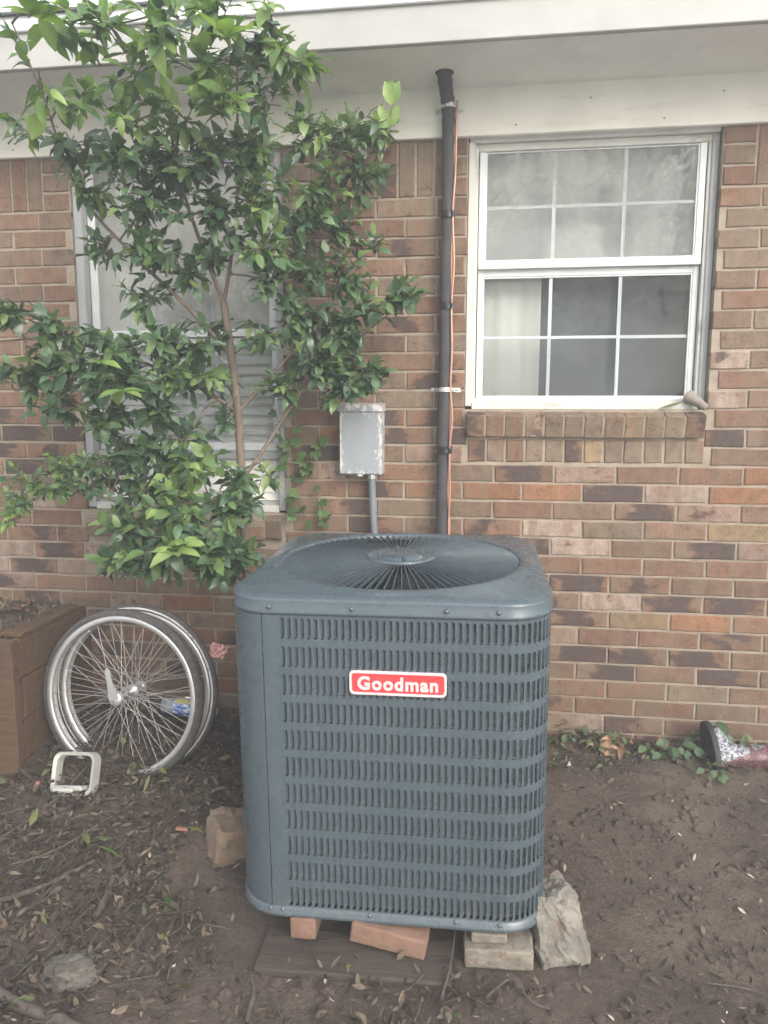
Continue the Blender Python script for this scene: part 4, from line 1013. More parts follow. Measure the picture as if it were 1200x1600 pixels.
limbs = [
    [trunk[6], Vector((-0.60, -0.52, 2.05)), Vector((-0.64, -0.62, 2.28)), Vector((-0.62, -0.74, 2.50)), Vector((-0.60, -0.86, 2.72))],
    [trunk[6], Vector((-0.50, -0.50, 2.00)), Vector((-0.44, -0.58, 2.22)), Vector((-0.40, -0.68, 2.45)), Vector((-0.36, -0.78, 2.68))],
    [trunk[5], Vector((-0.66, -0.47, 1.82)), Vector((-0.85, -0.55, 2.02)), Vector((-1.00, -0.64, 2.22)), Vector((-1.05, -0.75, 2.50)), Vector((-1.08, -0.85, 2.68))],
    [trunk[4], Vector((-0.68, -0.46, 1.56)), Vector((-0.92, -0.52, 1.66)), Vector((-1.20, -0.58, 1.72)), Vector((-1.48, -0.60, 1.70))],
    [trunk[4], Vector((-0.40, -0.38, 1.58)), Vector((-0.28, -0.34, 1.72)), Vector((-0.16, -0.30, 1.88)), Vector((-0.10, -0.28, 2.15)), Vector((-0.08, -0.28, 2.40))],
    [trunk[3], Vector((-0.62, -0.46, 1.10)), Vector((-0.80, -0.54, 1.06)), Vector((-1.05, -0.58, 1.14)), Vector((-1.40, -0.56, 1.16))],
    [trunk[2], Vector((-0.60, -0.50, 0.90)), Vector((-0.70, -0.58, 0.98)), Vector((-0.80, -0.62, 0.92))],
    [trunk[3], Vector((-0.42, -0.36, 1.32)), Vector((-0.30, -0.30, 1.52)), Vector((-0.16, -0.26, 1.66)), Vector((0.06, -0.24, 1.84))],
]
m = MB(); tp = spline([p - so for p in trunk], 4); m.tube(tp, [0.021 - 0.008 * i / len(tp) for i in range(len(tp))], 10); m.build('trunk', M['bark'], ST)
nodes = list(trunk[2:])
for i, lb in enumerate(limbs):
    s = spline(lb, 4); nodes += s
    m = MB(); m.tube([p - so for p in s], [0.0085 - 0.006 * k / len(s) for k in range(len(s))], 7); m.build('limb', M['bark'], ST)
# sprays: px, py, rx, ry (photo units), depth, amount, tone, leaf length
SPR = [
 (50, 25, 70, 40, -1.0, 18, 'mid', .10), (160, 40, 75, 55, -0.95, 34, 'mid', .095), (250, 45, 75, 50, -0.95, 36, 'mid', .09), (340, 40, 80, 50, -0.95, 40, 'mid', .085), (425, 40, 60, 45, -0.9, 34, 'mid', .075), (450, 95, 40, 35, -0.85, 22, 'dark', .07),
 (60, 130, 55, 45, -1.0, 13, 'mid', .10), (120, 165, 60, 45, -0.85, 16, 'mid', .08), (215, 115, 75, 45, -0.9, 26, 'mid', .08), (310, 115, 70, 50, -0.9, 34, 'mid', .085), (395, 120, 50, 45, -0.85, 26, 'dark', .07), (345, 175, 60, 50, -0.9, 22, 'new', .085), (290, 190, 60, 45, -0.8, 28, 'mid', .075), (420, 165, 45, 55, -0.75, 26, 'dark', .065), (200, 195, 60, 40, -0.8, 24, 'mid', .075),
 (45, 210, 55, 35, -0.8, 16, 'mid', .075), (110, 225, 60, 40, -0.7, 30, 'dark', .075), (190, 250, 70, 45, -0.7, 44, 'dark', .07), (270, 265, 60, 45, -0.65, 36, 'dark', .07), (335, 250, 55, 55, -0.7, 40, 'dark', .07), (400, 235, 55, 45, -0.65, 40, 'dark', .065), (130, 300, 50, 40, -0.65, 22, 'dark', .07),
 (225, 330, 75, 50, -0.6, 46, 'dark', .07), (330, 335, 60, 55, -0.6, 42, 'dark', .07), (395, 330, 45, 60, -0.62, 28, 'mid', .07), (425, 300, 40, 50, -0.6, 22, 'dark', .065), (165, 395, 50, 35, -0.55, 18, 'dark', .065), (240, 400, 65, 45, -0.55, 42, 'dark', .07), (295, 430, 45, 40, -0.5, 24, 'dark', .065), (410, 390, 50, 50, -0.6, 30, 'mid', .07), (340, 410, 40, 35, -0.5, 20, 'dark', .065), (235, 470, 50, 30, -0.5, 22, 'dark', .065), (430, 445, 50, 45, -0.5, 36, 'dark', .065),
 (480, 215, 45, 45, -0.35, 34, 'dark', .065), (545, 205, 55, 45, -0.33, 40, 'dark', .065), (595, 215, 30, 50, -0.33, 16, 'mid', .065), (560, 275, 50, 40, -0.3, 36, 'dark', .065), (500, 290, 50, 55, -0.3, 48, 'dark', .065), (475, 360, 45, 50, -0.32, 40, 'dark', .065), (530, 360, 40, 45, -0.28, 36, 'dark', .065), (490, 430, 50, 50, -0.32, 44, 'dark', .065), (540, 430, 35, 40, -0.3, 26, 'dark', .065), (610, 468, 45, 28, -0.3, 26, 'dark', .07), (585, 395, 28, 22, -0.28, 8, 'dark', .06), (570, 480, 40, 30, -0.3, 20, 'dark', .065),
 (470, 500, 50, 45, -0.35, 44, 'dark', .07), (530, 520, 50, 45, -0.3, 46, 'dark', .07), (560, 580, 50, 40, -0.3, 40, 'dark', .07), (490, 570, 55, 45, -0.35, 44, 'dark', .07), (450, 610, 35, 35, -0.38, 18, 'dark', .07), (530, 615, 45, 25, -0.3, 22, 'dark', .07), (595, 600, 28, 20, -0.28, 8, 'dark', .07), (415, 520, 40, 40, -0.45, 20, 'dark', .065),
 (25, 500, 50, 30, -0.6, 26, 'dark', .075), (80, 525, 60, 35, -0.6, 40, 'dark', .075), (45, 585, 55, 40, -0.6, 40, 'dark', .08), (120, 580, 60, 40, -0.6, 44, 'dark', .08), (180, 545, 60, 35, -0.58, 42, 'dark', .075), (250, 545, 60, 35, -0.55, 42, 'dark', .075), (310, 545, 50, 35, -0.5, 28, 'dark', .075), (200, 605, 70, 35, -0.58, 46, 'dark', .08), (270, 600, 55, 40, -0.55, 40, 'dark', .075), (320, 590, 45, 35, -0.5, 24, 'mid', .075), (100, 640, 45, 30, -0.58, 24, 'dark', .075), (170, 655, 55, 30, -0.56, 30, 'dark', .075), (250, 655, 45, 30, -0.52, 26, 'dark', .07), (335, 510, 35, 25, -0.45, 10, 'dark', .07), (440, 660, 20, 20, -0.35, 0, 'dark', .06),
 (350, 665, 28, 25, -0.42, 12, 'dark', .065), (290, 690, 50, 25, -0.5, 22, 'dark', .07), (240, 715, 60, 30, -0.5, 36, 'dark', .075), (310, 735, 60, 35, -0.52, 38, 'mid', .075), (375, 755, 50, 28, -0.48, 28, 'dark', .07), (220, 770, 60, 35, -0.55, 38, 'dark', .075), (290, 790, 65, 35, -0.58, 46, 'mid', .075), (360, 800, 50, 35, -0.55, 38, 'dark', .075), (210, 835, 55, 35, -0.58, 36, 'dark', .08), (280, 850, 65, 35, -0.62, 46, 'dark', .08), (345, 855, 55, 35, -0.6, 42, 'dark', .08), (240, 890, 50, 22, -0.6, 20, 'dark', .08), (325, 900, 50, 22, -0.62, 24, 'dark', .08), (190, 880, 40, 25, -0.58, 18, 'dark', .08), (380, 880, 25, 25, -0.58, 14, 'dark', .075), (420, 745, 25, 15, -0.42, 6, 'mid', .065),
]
FINE = [(30, 790, 40, 20, -0.6, 22, 'mid', .045), (45, 755, 55, 20, -0.58, 34, 'mid', .045), (110, 735, 55, 22, -0.58, 40, 'mid', .045), (170, 725, 50, 25, -0.56, 40, 'dark', .048), (20, 815, 28, 18, -0.62, 16, 'new', .045), (90, 770, 50, 15, -0.58, 22, 'mid', .042), (140, 760, 45, 20, -0.56, 24, 'dark', .045), (200, 700, 40, 22, -0.54, 26, 'dark', .05), (175, 760, 30, 35, -0.5, 16, 'dark', .05)]
LV = []                                   # (matrix, L, tone, size on the picture)
tw = MB()
lr = random.Random(5)
def spray(px, py, rx, ry, y, n, tone, L, upb=0.25):
    if n == 0: return
    n = int(n * (3.1 if tone == 'dark' and px > 440 or py > 690 else 2.6 if py > 230 else 1.8))
    if py < 330 and tone == 'dark' and lr.random() < .5: tone = 'mid'  # upper sprays toned paler, standing in for brighter light up there
    c = px3(px, py, y); s = (c - CAM).length / 1165.0
    near = min(nodes, key=lambda q: (q - c).length)
    mid = near.lerp(c, 0.5) + Vector((0, 0, 0.04 * lr.uniform(-.3, 1)))
    tw.tube([p - so for p in spline([near, mid, c], 4)], [0.0042 - 0.0022 * k / 8 for k in range(9)], 5, cap=False)
    nt = max(2, round(n / 8)); per_ = n / nt
    for t in range(nt):
        for _ in range(20):
            u = Vector((lr.uniform(-1, 1), lr.uniform(-1, 1), lr.uniform(-1, 1)))
            if u.length < 1: break
        e = c + Vector((u.x * rx * s * 1.05, u.y * max(rx, ry) * s * 1.25, u.z * ry * s * 1.05 + 0.01))
        if e.y > -0.05: e.y = -0.05 - lr.random() * 0.05
        if e.z > 2.60 and e.y > -0.52: e.y = -0.56 - lr.random() * 0.1
        st = c.lerp(e, -0.35) if lr.random() < .5 else c.lerp(e, 0.15)
        d = (e - st); ln = d.length
        if ln < 0.06: d = Vector((lr.uniform(-1, 1), lr.uniform(-1, 0.3), lr.uniform(0, 1))).normalized() * 0.08; ln = 0.08
        e = st + d
        tw.tube([st - so, st.lerp(e, .5) - so + Vector((0, 0, 0.006)), e - so], [0.0022, 0.0018, 0.0011], 4, cap=False)
        dn = d.normalized(); side = dn.cross(Vector((0, 0, 1)))
        if side.length < .1: side = Vector((1, 0, 0))
        side.normalize()
        k = max(2, round(per_ * lr.uniform(.8, 1.25)))
        for i in range(k):
            t_ = 0.15 + 0.85 * (i + lr.random() * .6) / k
            p = st + d * min(1, t_)
            ang = 2.4 * i + lr.uniform(-.5, .5)
            q = Quaternion(dn, ang)
            out = (q @ side) * lr.uniform(.7, 1.1) + dn * lr.uniform(.35, .9) + Vector((0, -0.18, upb * lr.uniform(-.9, .6)))
            if i == k - 1: out = dn + Vector((0, -0.2, 0.2))
            up = Vector((lr.uniform(-.35, .35), -0.45 + lr.uniform(-.35, .35), 1.0))
            l = L * lr.uniform(.5, 1.05)
            tn = tone
            if tone == 'mid': tn = 'new' if lr.random() < (.28 if py < 200 else .12) else 'dark' if lr.random() < (.15 if py < 200 else .35) else 'mid'  # more pale leaves near the top, light put into leaf colour
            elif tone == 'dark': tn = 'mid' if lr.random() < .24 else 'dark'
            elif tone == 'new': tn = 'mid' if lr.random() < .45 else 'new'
            LV.append((Matrix.Translation(p) @ frame(out, up, lr.uniform(-.5, .5)), l, tn, l / (p - CAM).length))
for a in SPR: spray(*a)
for a in FINE: spray(*a)
def whorl(c, n, L, tone, tilt=0.15, a0=0.0, up=Vector((0, -0.35, 1))):
    for i in range(n):
        a = a0 + 2 * PI * i / n + lr.uniform(-.15, .15)
        out = Vector((math.cos(a), math.sin(a) * .9 - .15, tilt + lr.uniform(-.15, .15)))
        LV.append((Matrix.Translation(c) @ frame(out, up, lr.uniform(-.2, .2)), L * lr.uniform(.85, 1.15), tone, 0.06))
whorl(px3(190, 612, -0.80), 6, .085, 'new', 0.0); whorl(px3(158, 568, -0.78), 4, .07, 'new', 0.2); whorl(px3(45, 566, -0.72), 4, .08, 'mid')
whorl(px3(275, 862, -0.78), 6, .09, 'new', 0.1); whorl(px3(290, 850, -0.76), 4, .08, 'new'); whorl(px3(410, 545, -.5), 3, .07, 'mid')
whorl(px3(415, 610, -.42), 3, .07, 'dark'); whorl(px3(352, 60, -1.05), 5, .10, 'new', .5); whorl(px3(50, 25, -1.1), 5, .11, 'new', .4)
# one upright shoot beside the pipe
sh = [px3(600, 235, -0.33), px3(606, 200, -0.34), px3(612, 165, -0.36), px3(613, 122, -0.37)]
tw.tube([p - so for p in sh], [.003, .0025, .002, .001], 5)
for p, a in ((sh[1], 0.3), (sh[1], 2.6), (sh[2], 1.0), (sh[2], 4.0)):
    LV.append((Matrix.Translation(p) @ frame(Vector((math.cos(a) * .4, -.35, .8)), Vector((0, -1, .2))), .085, 'new', .06))
LV.append((Matrix.Translation(sh[2]) @ frame(Vector((0, -.1, 1)), Vector((0.3, -1, 0))), .10, 'new', .07))
tw.build('twigs', M['bark'], ST)['kind'] = 'stuff'
order = sorted(range(len(LV)), key=lambda i: -LV[i][3]); big = set(order[:300])
LMESH = {}
for tone in ('dark', 'mid', 'new'):
    for k in range(4):
        v, f = leaf_verts(1.0, (0.52, 0.58, 0.47, 0.55)[k], (0.3, 0.15, 0.45, 0.25)[k], (0.15, 0.3, 0.05, 0.45)[k])
        q = MB(); q.add(v, f, True); LMESH[tone, k] = q.mesh('leaf', M['leafobj_' + tone])
lm = {t: MB() for t in ('dark', 'mid', 'new')}
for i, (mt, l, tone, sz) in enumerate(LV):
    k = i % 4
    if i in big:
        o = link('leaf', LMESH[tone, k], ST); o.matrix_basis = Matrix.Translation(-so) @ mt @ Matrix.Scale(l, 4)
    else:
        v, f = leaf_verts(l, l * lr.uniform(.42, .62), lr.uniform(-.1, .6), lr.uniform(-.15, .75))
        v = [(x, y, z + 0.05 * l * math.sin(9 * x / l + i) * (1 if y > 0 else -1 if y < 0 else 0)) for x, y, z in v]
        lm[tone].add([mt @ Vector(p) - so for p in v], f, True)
allm = MB(); mi = []
for j, t in enumerate(('dark', 'mid', 'new')):
    allm.add(lm[t].v, lm[t].f, True); mi += [j] * len(lm[t].f)
me = bpy.data.meshes.new('crown'); me.from_pydata(allm.v, [], allm.f)
for t in ('dark', 'mid', 'new'): me.materials.append(M['leaf_' + t])
me.polygons.foreach_set('material_index', mi); me.polygons.foreach_set('use_smooth', [True] * len(mi)); me.update()
tag(link('crown', me, ST), kind='stuff')

# ------------------------------------------------------------------ creeper on the bricks
def creeper(paths, origin, label, per_leaf, Ls, seed):
    r = random.Random(seed); o = Vector(origin)
    root = empty('creeper_vine', origin); tag(root, label, 'vine')
    q = MB()
    v, f = leaf_verts(1.0, 0.46, 0.15, 0.2); lf = MB()
    for a in (-70, -36, 0, 36, 70):
        rm_ = Matrix.Rotation(R(a), 4, 'Z'); sc_ = 1.0 - abs(a) / 190
        lf.add([rm_ @ (Vector(p) * sc_) for p in v], f, True)
    lme_ = lf.mesh('creeper_leaf', M['creeper'])
    for pts in paths:
        s = spline([px3(x, y, d) for x, y, d in pts], 6)
        q.tube([p - o for p in s], 0.0019, 5)
        for i in range(1, len(s), per_leaf):
            p = s[i]; out = Vector((r.uniform(-1, 1), -0.9, r.uniform(-1.0, 0.2)))
            k = link('creeper_leaf', lme_, root); k.matrix_basis = Matrix.Translation(p - o + Vector((0, -0.01, 0))) @ frame(out, Vector((r.uniform(-.3, .3), -1, .5)), r.uniform(-.4, .4)) @ Matrix.Scale(Ls * r.uniform(.7, 1.15), 4)
    q.build('stem', M['bark'], root)
creeper([[(455, 610, -.06), (465, 680, -.035), (480, 730, -.03), (505, 790, -.03), (512, 820, -.03)], [(465, 680, -.035), (445, 720, -.035), (470, 780, -.03), (485, 850, -.03)], [(480, 730, -.03), (455, 770, -.03), (460, 810, -.03)], [(512, 680, -.04), (495, 700, -.03), (480, 730, -.03)], [(430, 640, .01), (440, 690, .01), (437, 730, .01)]],
        (-0.37, -0.03, 0.95), 'thin creeper vine with five-fingered leaves left of the metal box', 2, 0.05, 3)

# ------------------------------------------------------------------ litter, sticks and small finds
def in_unit(x, y): return abs(x - 0.186) < 0.47 and abs(y + 0.899) < 0.47
def in_planter(x, y): return x < -1.24 and -0.82 < y < -0.22
def litter(name, n, region, mat, Lr, label, cat, seed, lift=0.02, wide=0.5, curl=0.5):
    r = random.Random(seed); q = MB(); k = 0; tries = 0
    while k < n and tries < n * 40:
        tries += 1
        x, y = r.uniform(-2.0, 1.9), r.uniform(-2.1, -0.02)
        if r.random() > region(x, y) or in_unit(x, y) or in_planter(x, y): continue
        L = r.uniform(*Lr); v, f = leaf_verts(L, L * r.uniform(wide * .5, wide), r.uniform(-.5, .8) * curl * 2, r.uniform(-.6, .9) * curl * 1.6, 3)
        d = Vector((r.uniform(-1, 1), r.uniform(-1, 1), r.uniform(-.35, .45))); up = Vector((r.uniform(-.7, .7), r.uniform(-.7, .7), 1))
        mt = Matrix.Translation((x, y, gh(x, y) + r.uniform(0.002, lift))) @ frame(d, up)
        q.add([mt @ Vector(p) for p in v], f, True); k += 1
    me = bpy.data.meshes.new(name); me.from_pydata(q.v, [], q.f); me.materials.append(mat); me.polygons.foreach_set('use_smooth', [True] * len(q.f)); me.update()
    return tag(link(name, me), label, cat, kind='stuff')
def dens(x, y):
    a = smooth(-0.22, -0.5, x) * (0.55 + 0.45 * smooth(-1.55, -1.2, y))
    a *= smooth(-0.35, 0.25, nz(x * 3, y * 3, 4) + 0.35 * smooth(-1.5, -0.9, y) + (0.4 if x < -0.55 else 0)) 
    b = 0.55 * smooth(-0.28, -0.08, y) * smooth(0.55, 0.75, x)
    c = 0.035 + 0.22 * smooth(-1.3, -1.55, y) * smooth(0.9, 0.3, abs(x - 0.45)) * (1 if nz(x * 5, y * 5, 8) > -0.1 else 0.2)
    return max(a, b, c)
litter('leaf_litter', 18000, dens, M['litter'], (0.008, 0.042), 'brown dead leaves and twigs covering the ground left of the unit', 'leaf litter', 1, 0.03)
litter('green_litter', 230, lambda x, y: dens(x, y) * (0.6 if x < 0 else 1.0), M['litter_green'], (0.03, 0.07), 'fading greenish leaves scattered through the leaf litter', 'leaf litter', 2, 0.04)
litter('wood_chips', 1100, lambda x, y: 0.12 + 0.6 * dens(x, y), M['chip'], (0.008, 0.03), 'small pale wood chips scattered over the dirt', 'wood chips', 3, 0.010, 0.45, 0.15)
litter('clipped_weeds', 190, lambda x, y: smooth(-0.30, -0.10, y) * smooth(0.60, 0.7, x) * (1 if nz(x * 6, 0.3, 2) > 0.05 else .12), M['weed'], (0.025, 0.075), 'clipped green weeds strewn along the foot of the wall', 'weeds', 4, 0.05)
# loose clods of earth
def clods(n, seed):
    r = random.Random(seed); q = MB(); bm = bmesh.new(); bmesh.ops.create_icosphere(bm, subdivisions=1, radius=1.0); bm.verts.index_update()
    bv = [v.co.copy() for v in bm.verts]; bf = [tuple(v.index for v in f.verts) for f in bm.faces]; bm.free(); k = 0
    while k < n:
        x, y = r.uniform(-1.9, 1.9), r.uniform(-2.1, -0.03)
        if in_unit(x, y) or in_planter(x, y) or r.random() > 0.25 + 1.1 * max(0, nz(x * 3.1, y * 3.1, 12)): continue
        sz = 0.0024 + 0.015 * r.random() ** 3.0; o = Vector((x, y, gh(x, y) + sz * .2)); st = (r.uniform(.7, 1.4), r.uniform(.7, 1.3), r.uniform(.5, .9))
        q.add([o + Vector((v.x * st[0], v.y * st[1], v.z * st[2])) * sz * r.uniform(.75, 1.2) for v in bv], bf, sz > .006); k += 1
    me = bpy.data.meshes.new('soil_clods'); me.from_pydata(q.v, [], q.f); me.materials.append(M['soil']); me.update()
    tag(link('soil_clods', me), 'crumbs and clods of brown earth loose on the dirt', 'soil', kind='stuff')
clods(4200, 4)
# needles and fine twigs
def twigs(name, n, region, label, seed):
    r = random.Random(seed); q = MB(); k = 0; tr = 0
    while k < n and tr < n * 40:
        tr += 1
        x, y = r.uniform(-2.0, 1.9), r.uniform(-2.1, -0.02)
        if r.random() > region(x, y) or in_unit(x, y) or in_planter(x, y): continue
        a = r.uniform(0, PI); L = r.uniform(0.04, 0.22); rad = r.uniform(0.0008, 0.0026)
        p = [Vector((x + math.cos(a) * L * t, y + math.sin(a) * L * t, 0)) for t in (-.5, 0, .5)]
        for j, v in enumerate(p): v.z = gh(v.x, v.y) + r.uniform(.004, .03); v.x += r.uniform(-.01, .01)
        q.tube(p, [rad, rad, rad * .6], 4, cap=False); k += 1
    return tag(q.build(name, M['stick']), label, 'twigs', kind='stuff')
twigs('fine_twigs', 850, lambda x, y: dens(x, y) * (1.0 if x < -0.15 or y < -1.45 else 0.12), 'thin broken twigs mixed through the leaf litter', 6)
def stick(pts, r0, r1, label):
    P = [Vector((x, y, gh(x, y) + h)) for x, y, h in pts]; o = P[0].copy()
    s = spline([p - o for p in P], 5); q = MB(); rr = random.Random(int(o.x * 999))
    q.tube([p + Vector((rr.uniform(-1, 1), rr.uniform(-1, 1), rr.uniform(-1, 1))) * r0 * .25 for p in s], [r0 + (r1 - r0) * k / len(s) + r0 * .12 * math.sin(k * 2.1) for k in range(len(s))], 8)
    return tag(q.build('stick', M['stick'], None, o), label, 'stick', 'sticks on the ground')
def g2(px, py, z=-0.04):
    p = px3(px, py, -1.0); d = p - CAM; t = (z - CAM.z) / d.z; q = CAM + d * t; return (q.x, q.y)
def gstick(pp, r0, r1, label, h=0.010): return stick([(*g2(x, y, 0.0 if y < 1350 else -0.045), h + dh) for x, y, dh in pp], r0, r1, label)
gstick([(-20, 1540, 0), (40, 1572, .004), (110, 1600, 0), (170, 1625, 0)], .017, .012, 'thick grey branch in the bottom left corner')
gstick([(-10, 1425, 0), (70, 1405, .01), (150, 1370, .005)], .010, .006, 'grey stick lying left of the green leaf blade')
gstick([(0, 1350, .01), (90, 1290, .02), (180, 1230, .03), (240, 1195, .02)], .0032, .002, 'thin straight twig running up toward the wheels')
gstick([(10, 1385, .01), (100, 1340, .02), (200, 1290, .01), (245, 1270, .01)], .0038, .0022, 'long brown twig through the middle of the leaf litter')
gstick([(500, 1515, 0), (590, 1514, .006), (650, 1522, 0), (695, 1520, 0)], .0035, .002, 'thin grey twig lying in front of the dark board')
gstick([(905, 1522, 0), (912, 1480, .015), (914, 1445, .02)], .0035, .003, 'short pale twig right of the concrete chunk')
gstick([(690, 1560, 0), (705, 1520, .03), (712, 1470, .04)], .004, .002, 'dark twig poking up beside the pale brick')
gstick([(760, 1555, 0), (800, 1530, .01), (830, 1562, .005), (860, 1570, 0)], .004, .003, 'forked twig on the dirt before the pale bricks')
gstick([(1105, 1530, 0), (1180, 1540, .003), (1210, 1560, 0)], .003, .002, 'slender twig at the right side of the bare dirt')
gstick([(150, 1440, .005), (165, 1415, .01), (178, 1385, .01)], .011, .008, 'dark bent piece of root in the leaf litter')
gstick([(30, 1440, .004), (60, 1425, .008), (75, 1418, .004)], .004, .004, 'short pale stick near the left edge of the litter')
gstick([(385, 1590, 0), (397, 1555, .012), (395, 1530, .014)], .007, .004, 'stubby yellowish stick at the lower edge left of centre')
def ground_leaf(px, py, L, ang, mat, label, w=0.42, lift=.02):
    x, y = g2(px, py, 0.0 if py < 1350 else -0.04); v, f = leaf_verts(L, L * w, .2, .25, 5)
    q = MB(); q.add(v, f, True); o = q.build('fallen_leaf', mat, None, (x, y, gh(x, y) + lift), (R(-22), R(4), R(ang))); return tag(o, label, 'leaf', 'single fallen leaves')
ground_leaf(152, 1357, .11, -3, M['leafobj_new'], 'long bright green leaf blade lying on the brown litter', .2, .035)
ground_leaf(292, 1312, .07, 10, M['leafobj_new'], 'yellow green leaf with a dark hole beside the tan block', .6, .05)
ground_leaf(258, 1412, .055, -30, M['leafobj_mid'], 'small green leaf at the lower edge of the litter', .6, .03)
ground_leaf(545, 1505, .05, -60, M['litter_green'], 'dull green leaf curled in front of the dark board', .55, .02)
ground_leaf(1105, 1508, .05, -10, M['litter_green'], 'pale green leaf alone on the bare dirt at right', .4, .012)
ground_leaf(130, 1325, .06, -35, M['litter_green'], 'greenish leaf on the litter below the white frame', .5, .03)

# white plastic frame
xf, yf = g2(112, 1240, 0.08)
PF = empty('white_plastic_loop', (-1.012, -0.885, gh(-1.012, -0.885) + 0.0), (R(-24), R(-5), R(-4))); tag(PF, 'old white plastic frame with rounded corners propped in the leaves', 'plastic loop')
lo_ = [(x, 0, z + 0.070) for x, z in rrect(0.168, 0.150, 0.032, 6)]
m = MB(); rgs = []
for x, y, z in lo_:
    d = Vector((x, 0, z - .070)).normalized(); rgs.append([Vector((x, -0.014, z)), Vector((x, 0.030, z)), Vector((x, 0.030, z)) - d * 0.013, Vector((x, -0.008, z)) - d * 0.014])
n = len(rgs); vs = [p for r in rgs for p in r]
m.add(vs, [(i * 4 + k, i * 4 + (k + 1) % 4, ((i + 1) % n) * 4 + (k + 1) % 4, ((i + 1) % n) * 4 + k) for i in range(n) for k in range(4)], False); m.build('rim', M['plastic_white'], PF)
m = MB(); m.box(-0.07, 0.055, -0.03, 0.028, 0.012, 0.030, b=0.006); m.box(-0.05, 0.03, -0.05, -0.031, 0.008, 0.024, b=0.005); m.build('base_plate', M['plastic_white'], PF)

# plastic bottle behind the wheels
BT = empty('plastic_bottle', (-0.79, -0.36, gh(-0.79, -0.36) + 0.075), (R(5), 0, R(-8))); tag(BT, 'crumpled clear plastic bottle with blue and yellow label behind the wheels', 'bottle')
M['bottle'] = simple('clear_plastic', (0.62, 0.70, 0.78), 0.12, var=0.05, spec=0.8)
M['bottle'].node_tree.nodes['Principled BSDF'].inputs['Transmission Weight'].default_value = 0.6
def label_mat():
    t = NT('bottle_label'); p = t.pos((1, 1, 1), obj=True)
    n = t.noise(t.pos((25, 60, 60), obj=True), 1.0, 3)
    c = t.mix(t.step(n, 0.52, 0.56), (0.10, 0.22, 0.62), (0.72, 0.75, 0.78)); 
    sep = t.new('ShaderNodeSeparateXYZ'); t.link(t.new('ShaderNodeTexCoord').outputs['Object'], sep.inputs[0])
    c = t.mix(t.step(sep.outputs[2], 0.026, 0.031), c, (0.62, 0.56, 0.22)); t.base(c); t.rough(0.4); return t.m
M['label'] = label_mat()
m = MB(); m.lathe([(0.0, -0.115), (0.026, -0.115), (0.034, -0.108), (0.033, -0.07), (0.0345, -0.06), (0.033, 0.05), (0.0345, 0.06), (0.030, 0.085), (0.016, 0.112), (0.0135, 0.118), (0.0135, 0.125)], 24, axis='X'); m.build('bottle_body', M['bottle'], BT)
m = MB(); m.lathe([(0.0352, -0.050), (0.0352, 0.045)], 24, axis='X'); m.build('label', M['label'], BT)
m = MB(); m.lathe([(0.0, 0.142), (0.014, 0.142), (0.0155, 0.138), (0.0155, 0.126), (0.0, 0.126)], 18, axis='X'); m.build('cap', M['plastic_white'], BT)

# pink crumpled scrap hung on the tyre, orange bits
m = MB(); vs = []; 
for i in range(9):
    for j in range(9):
        u, v = i / 8 - .5, j / 8 - .5; vs.append((u * .062 + .008 * nz(u * 7, v * 7, 1), .022 * nz(u * 6, v * 6, 5), v * .066 + .010 * nz(u * 7, v * 7, 9)))
m.add(vs, [(i * 9 + j, i * 9 + j + 1, (i + 1) * 9 + j + 1, (i + 1) * 9 + j) for i in range(8) for j in range(8)], False)
p = px3(341, 1018, -0.60); tag(m.build('pink_scrap', M['pink'], None, p, (0.3, 0.35, 0.2)), 'pale pink crumpled scrap caught on the wheel near the unit', 'scrap')
x, y = g2(59, 1222, .12); m = MB(); m.box(-.008, .008, -.006, .006, 0, .026, b=.003); tag(m.build('orange_scrap', M['orange'], None, (x, y, gh(x, y) + .012), (.3, .2, .3)), 'tiny orange plastic bit left of the white frame', 'plastic bit')
x, y = g2(285, 1296, .03); m = MB(); m.box(-.022, .022, -.007, .007, 0, .010, b=.003); tag(m.build('orange_chip', M['orange'], None, (x, y, gh(x, y) + .03), (.2, .1, .1)), 'small orange chip in the litter above the yellow green leaf', 'plastic bit')
x, y = g2(890, 1200, 0.0); m = MB(); m.add([(-.012, 0, 0), (.012, 0, 0), (0, .004, .024), (.002, .012, 0)], [(0, 1, 2), (1, 3, 2), (3, 0, 2)]); tag(m.build('paper_scrap', M['plastic_white'], None, (x, y, gh(x, y) + .004)), 'tiny white triangular scrap on the dirt right of the unit', 'scrap')

# ------------------------------------------------------------------ rubber boot at the right
def boot_mat():
    t = NT('boot_print'); p = t.pos(obj=True)
    vo = t.new('ShaderNodeTexVoronoi'); vo.inputs['Scale'].default_value = 130; t.link(t.pos((1, 1.0, 0.6), obj=True), vo.inputs['Vector'])
    n = t.noise(p, 75, 4, 0.7, 0.8)
    grey = t.mix(t.step(n, 0.47, 0.54), (0.34, 0.36, 0.39), (0.025, 0.028, 0.032))
    pk = t.mix(t.step(vo.outputs['Distance'], 0.30, 0.42), (0.27, 0.115, 0.13), (0.08, 0.03, 0.037))
    sep = t.new('ShaderNodeSeparateXYZ'); t.link(t.new('ShaderNodeTexCoord').outputs['Object'], sep.inputs[0])
    ln = t.math('SUBTRACT', t.math('MULTIPLY', t.math('SUBTRACT', sep.outputs[2], 0.12), 0.35), t.math('ADD', sep.outputs[0], 0.052))
    c = t.mix(t.step(t.math('ADD', ln, t.math('MULTIPLY', n, 0.01)), 0.0, 0.006), grey, pk)
    t.base(c); t.rough(0.4); t.bump(vo.outputs['Distance'], 0.3, 0.003); return t.m
M['boot'] = boot_mat()
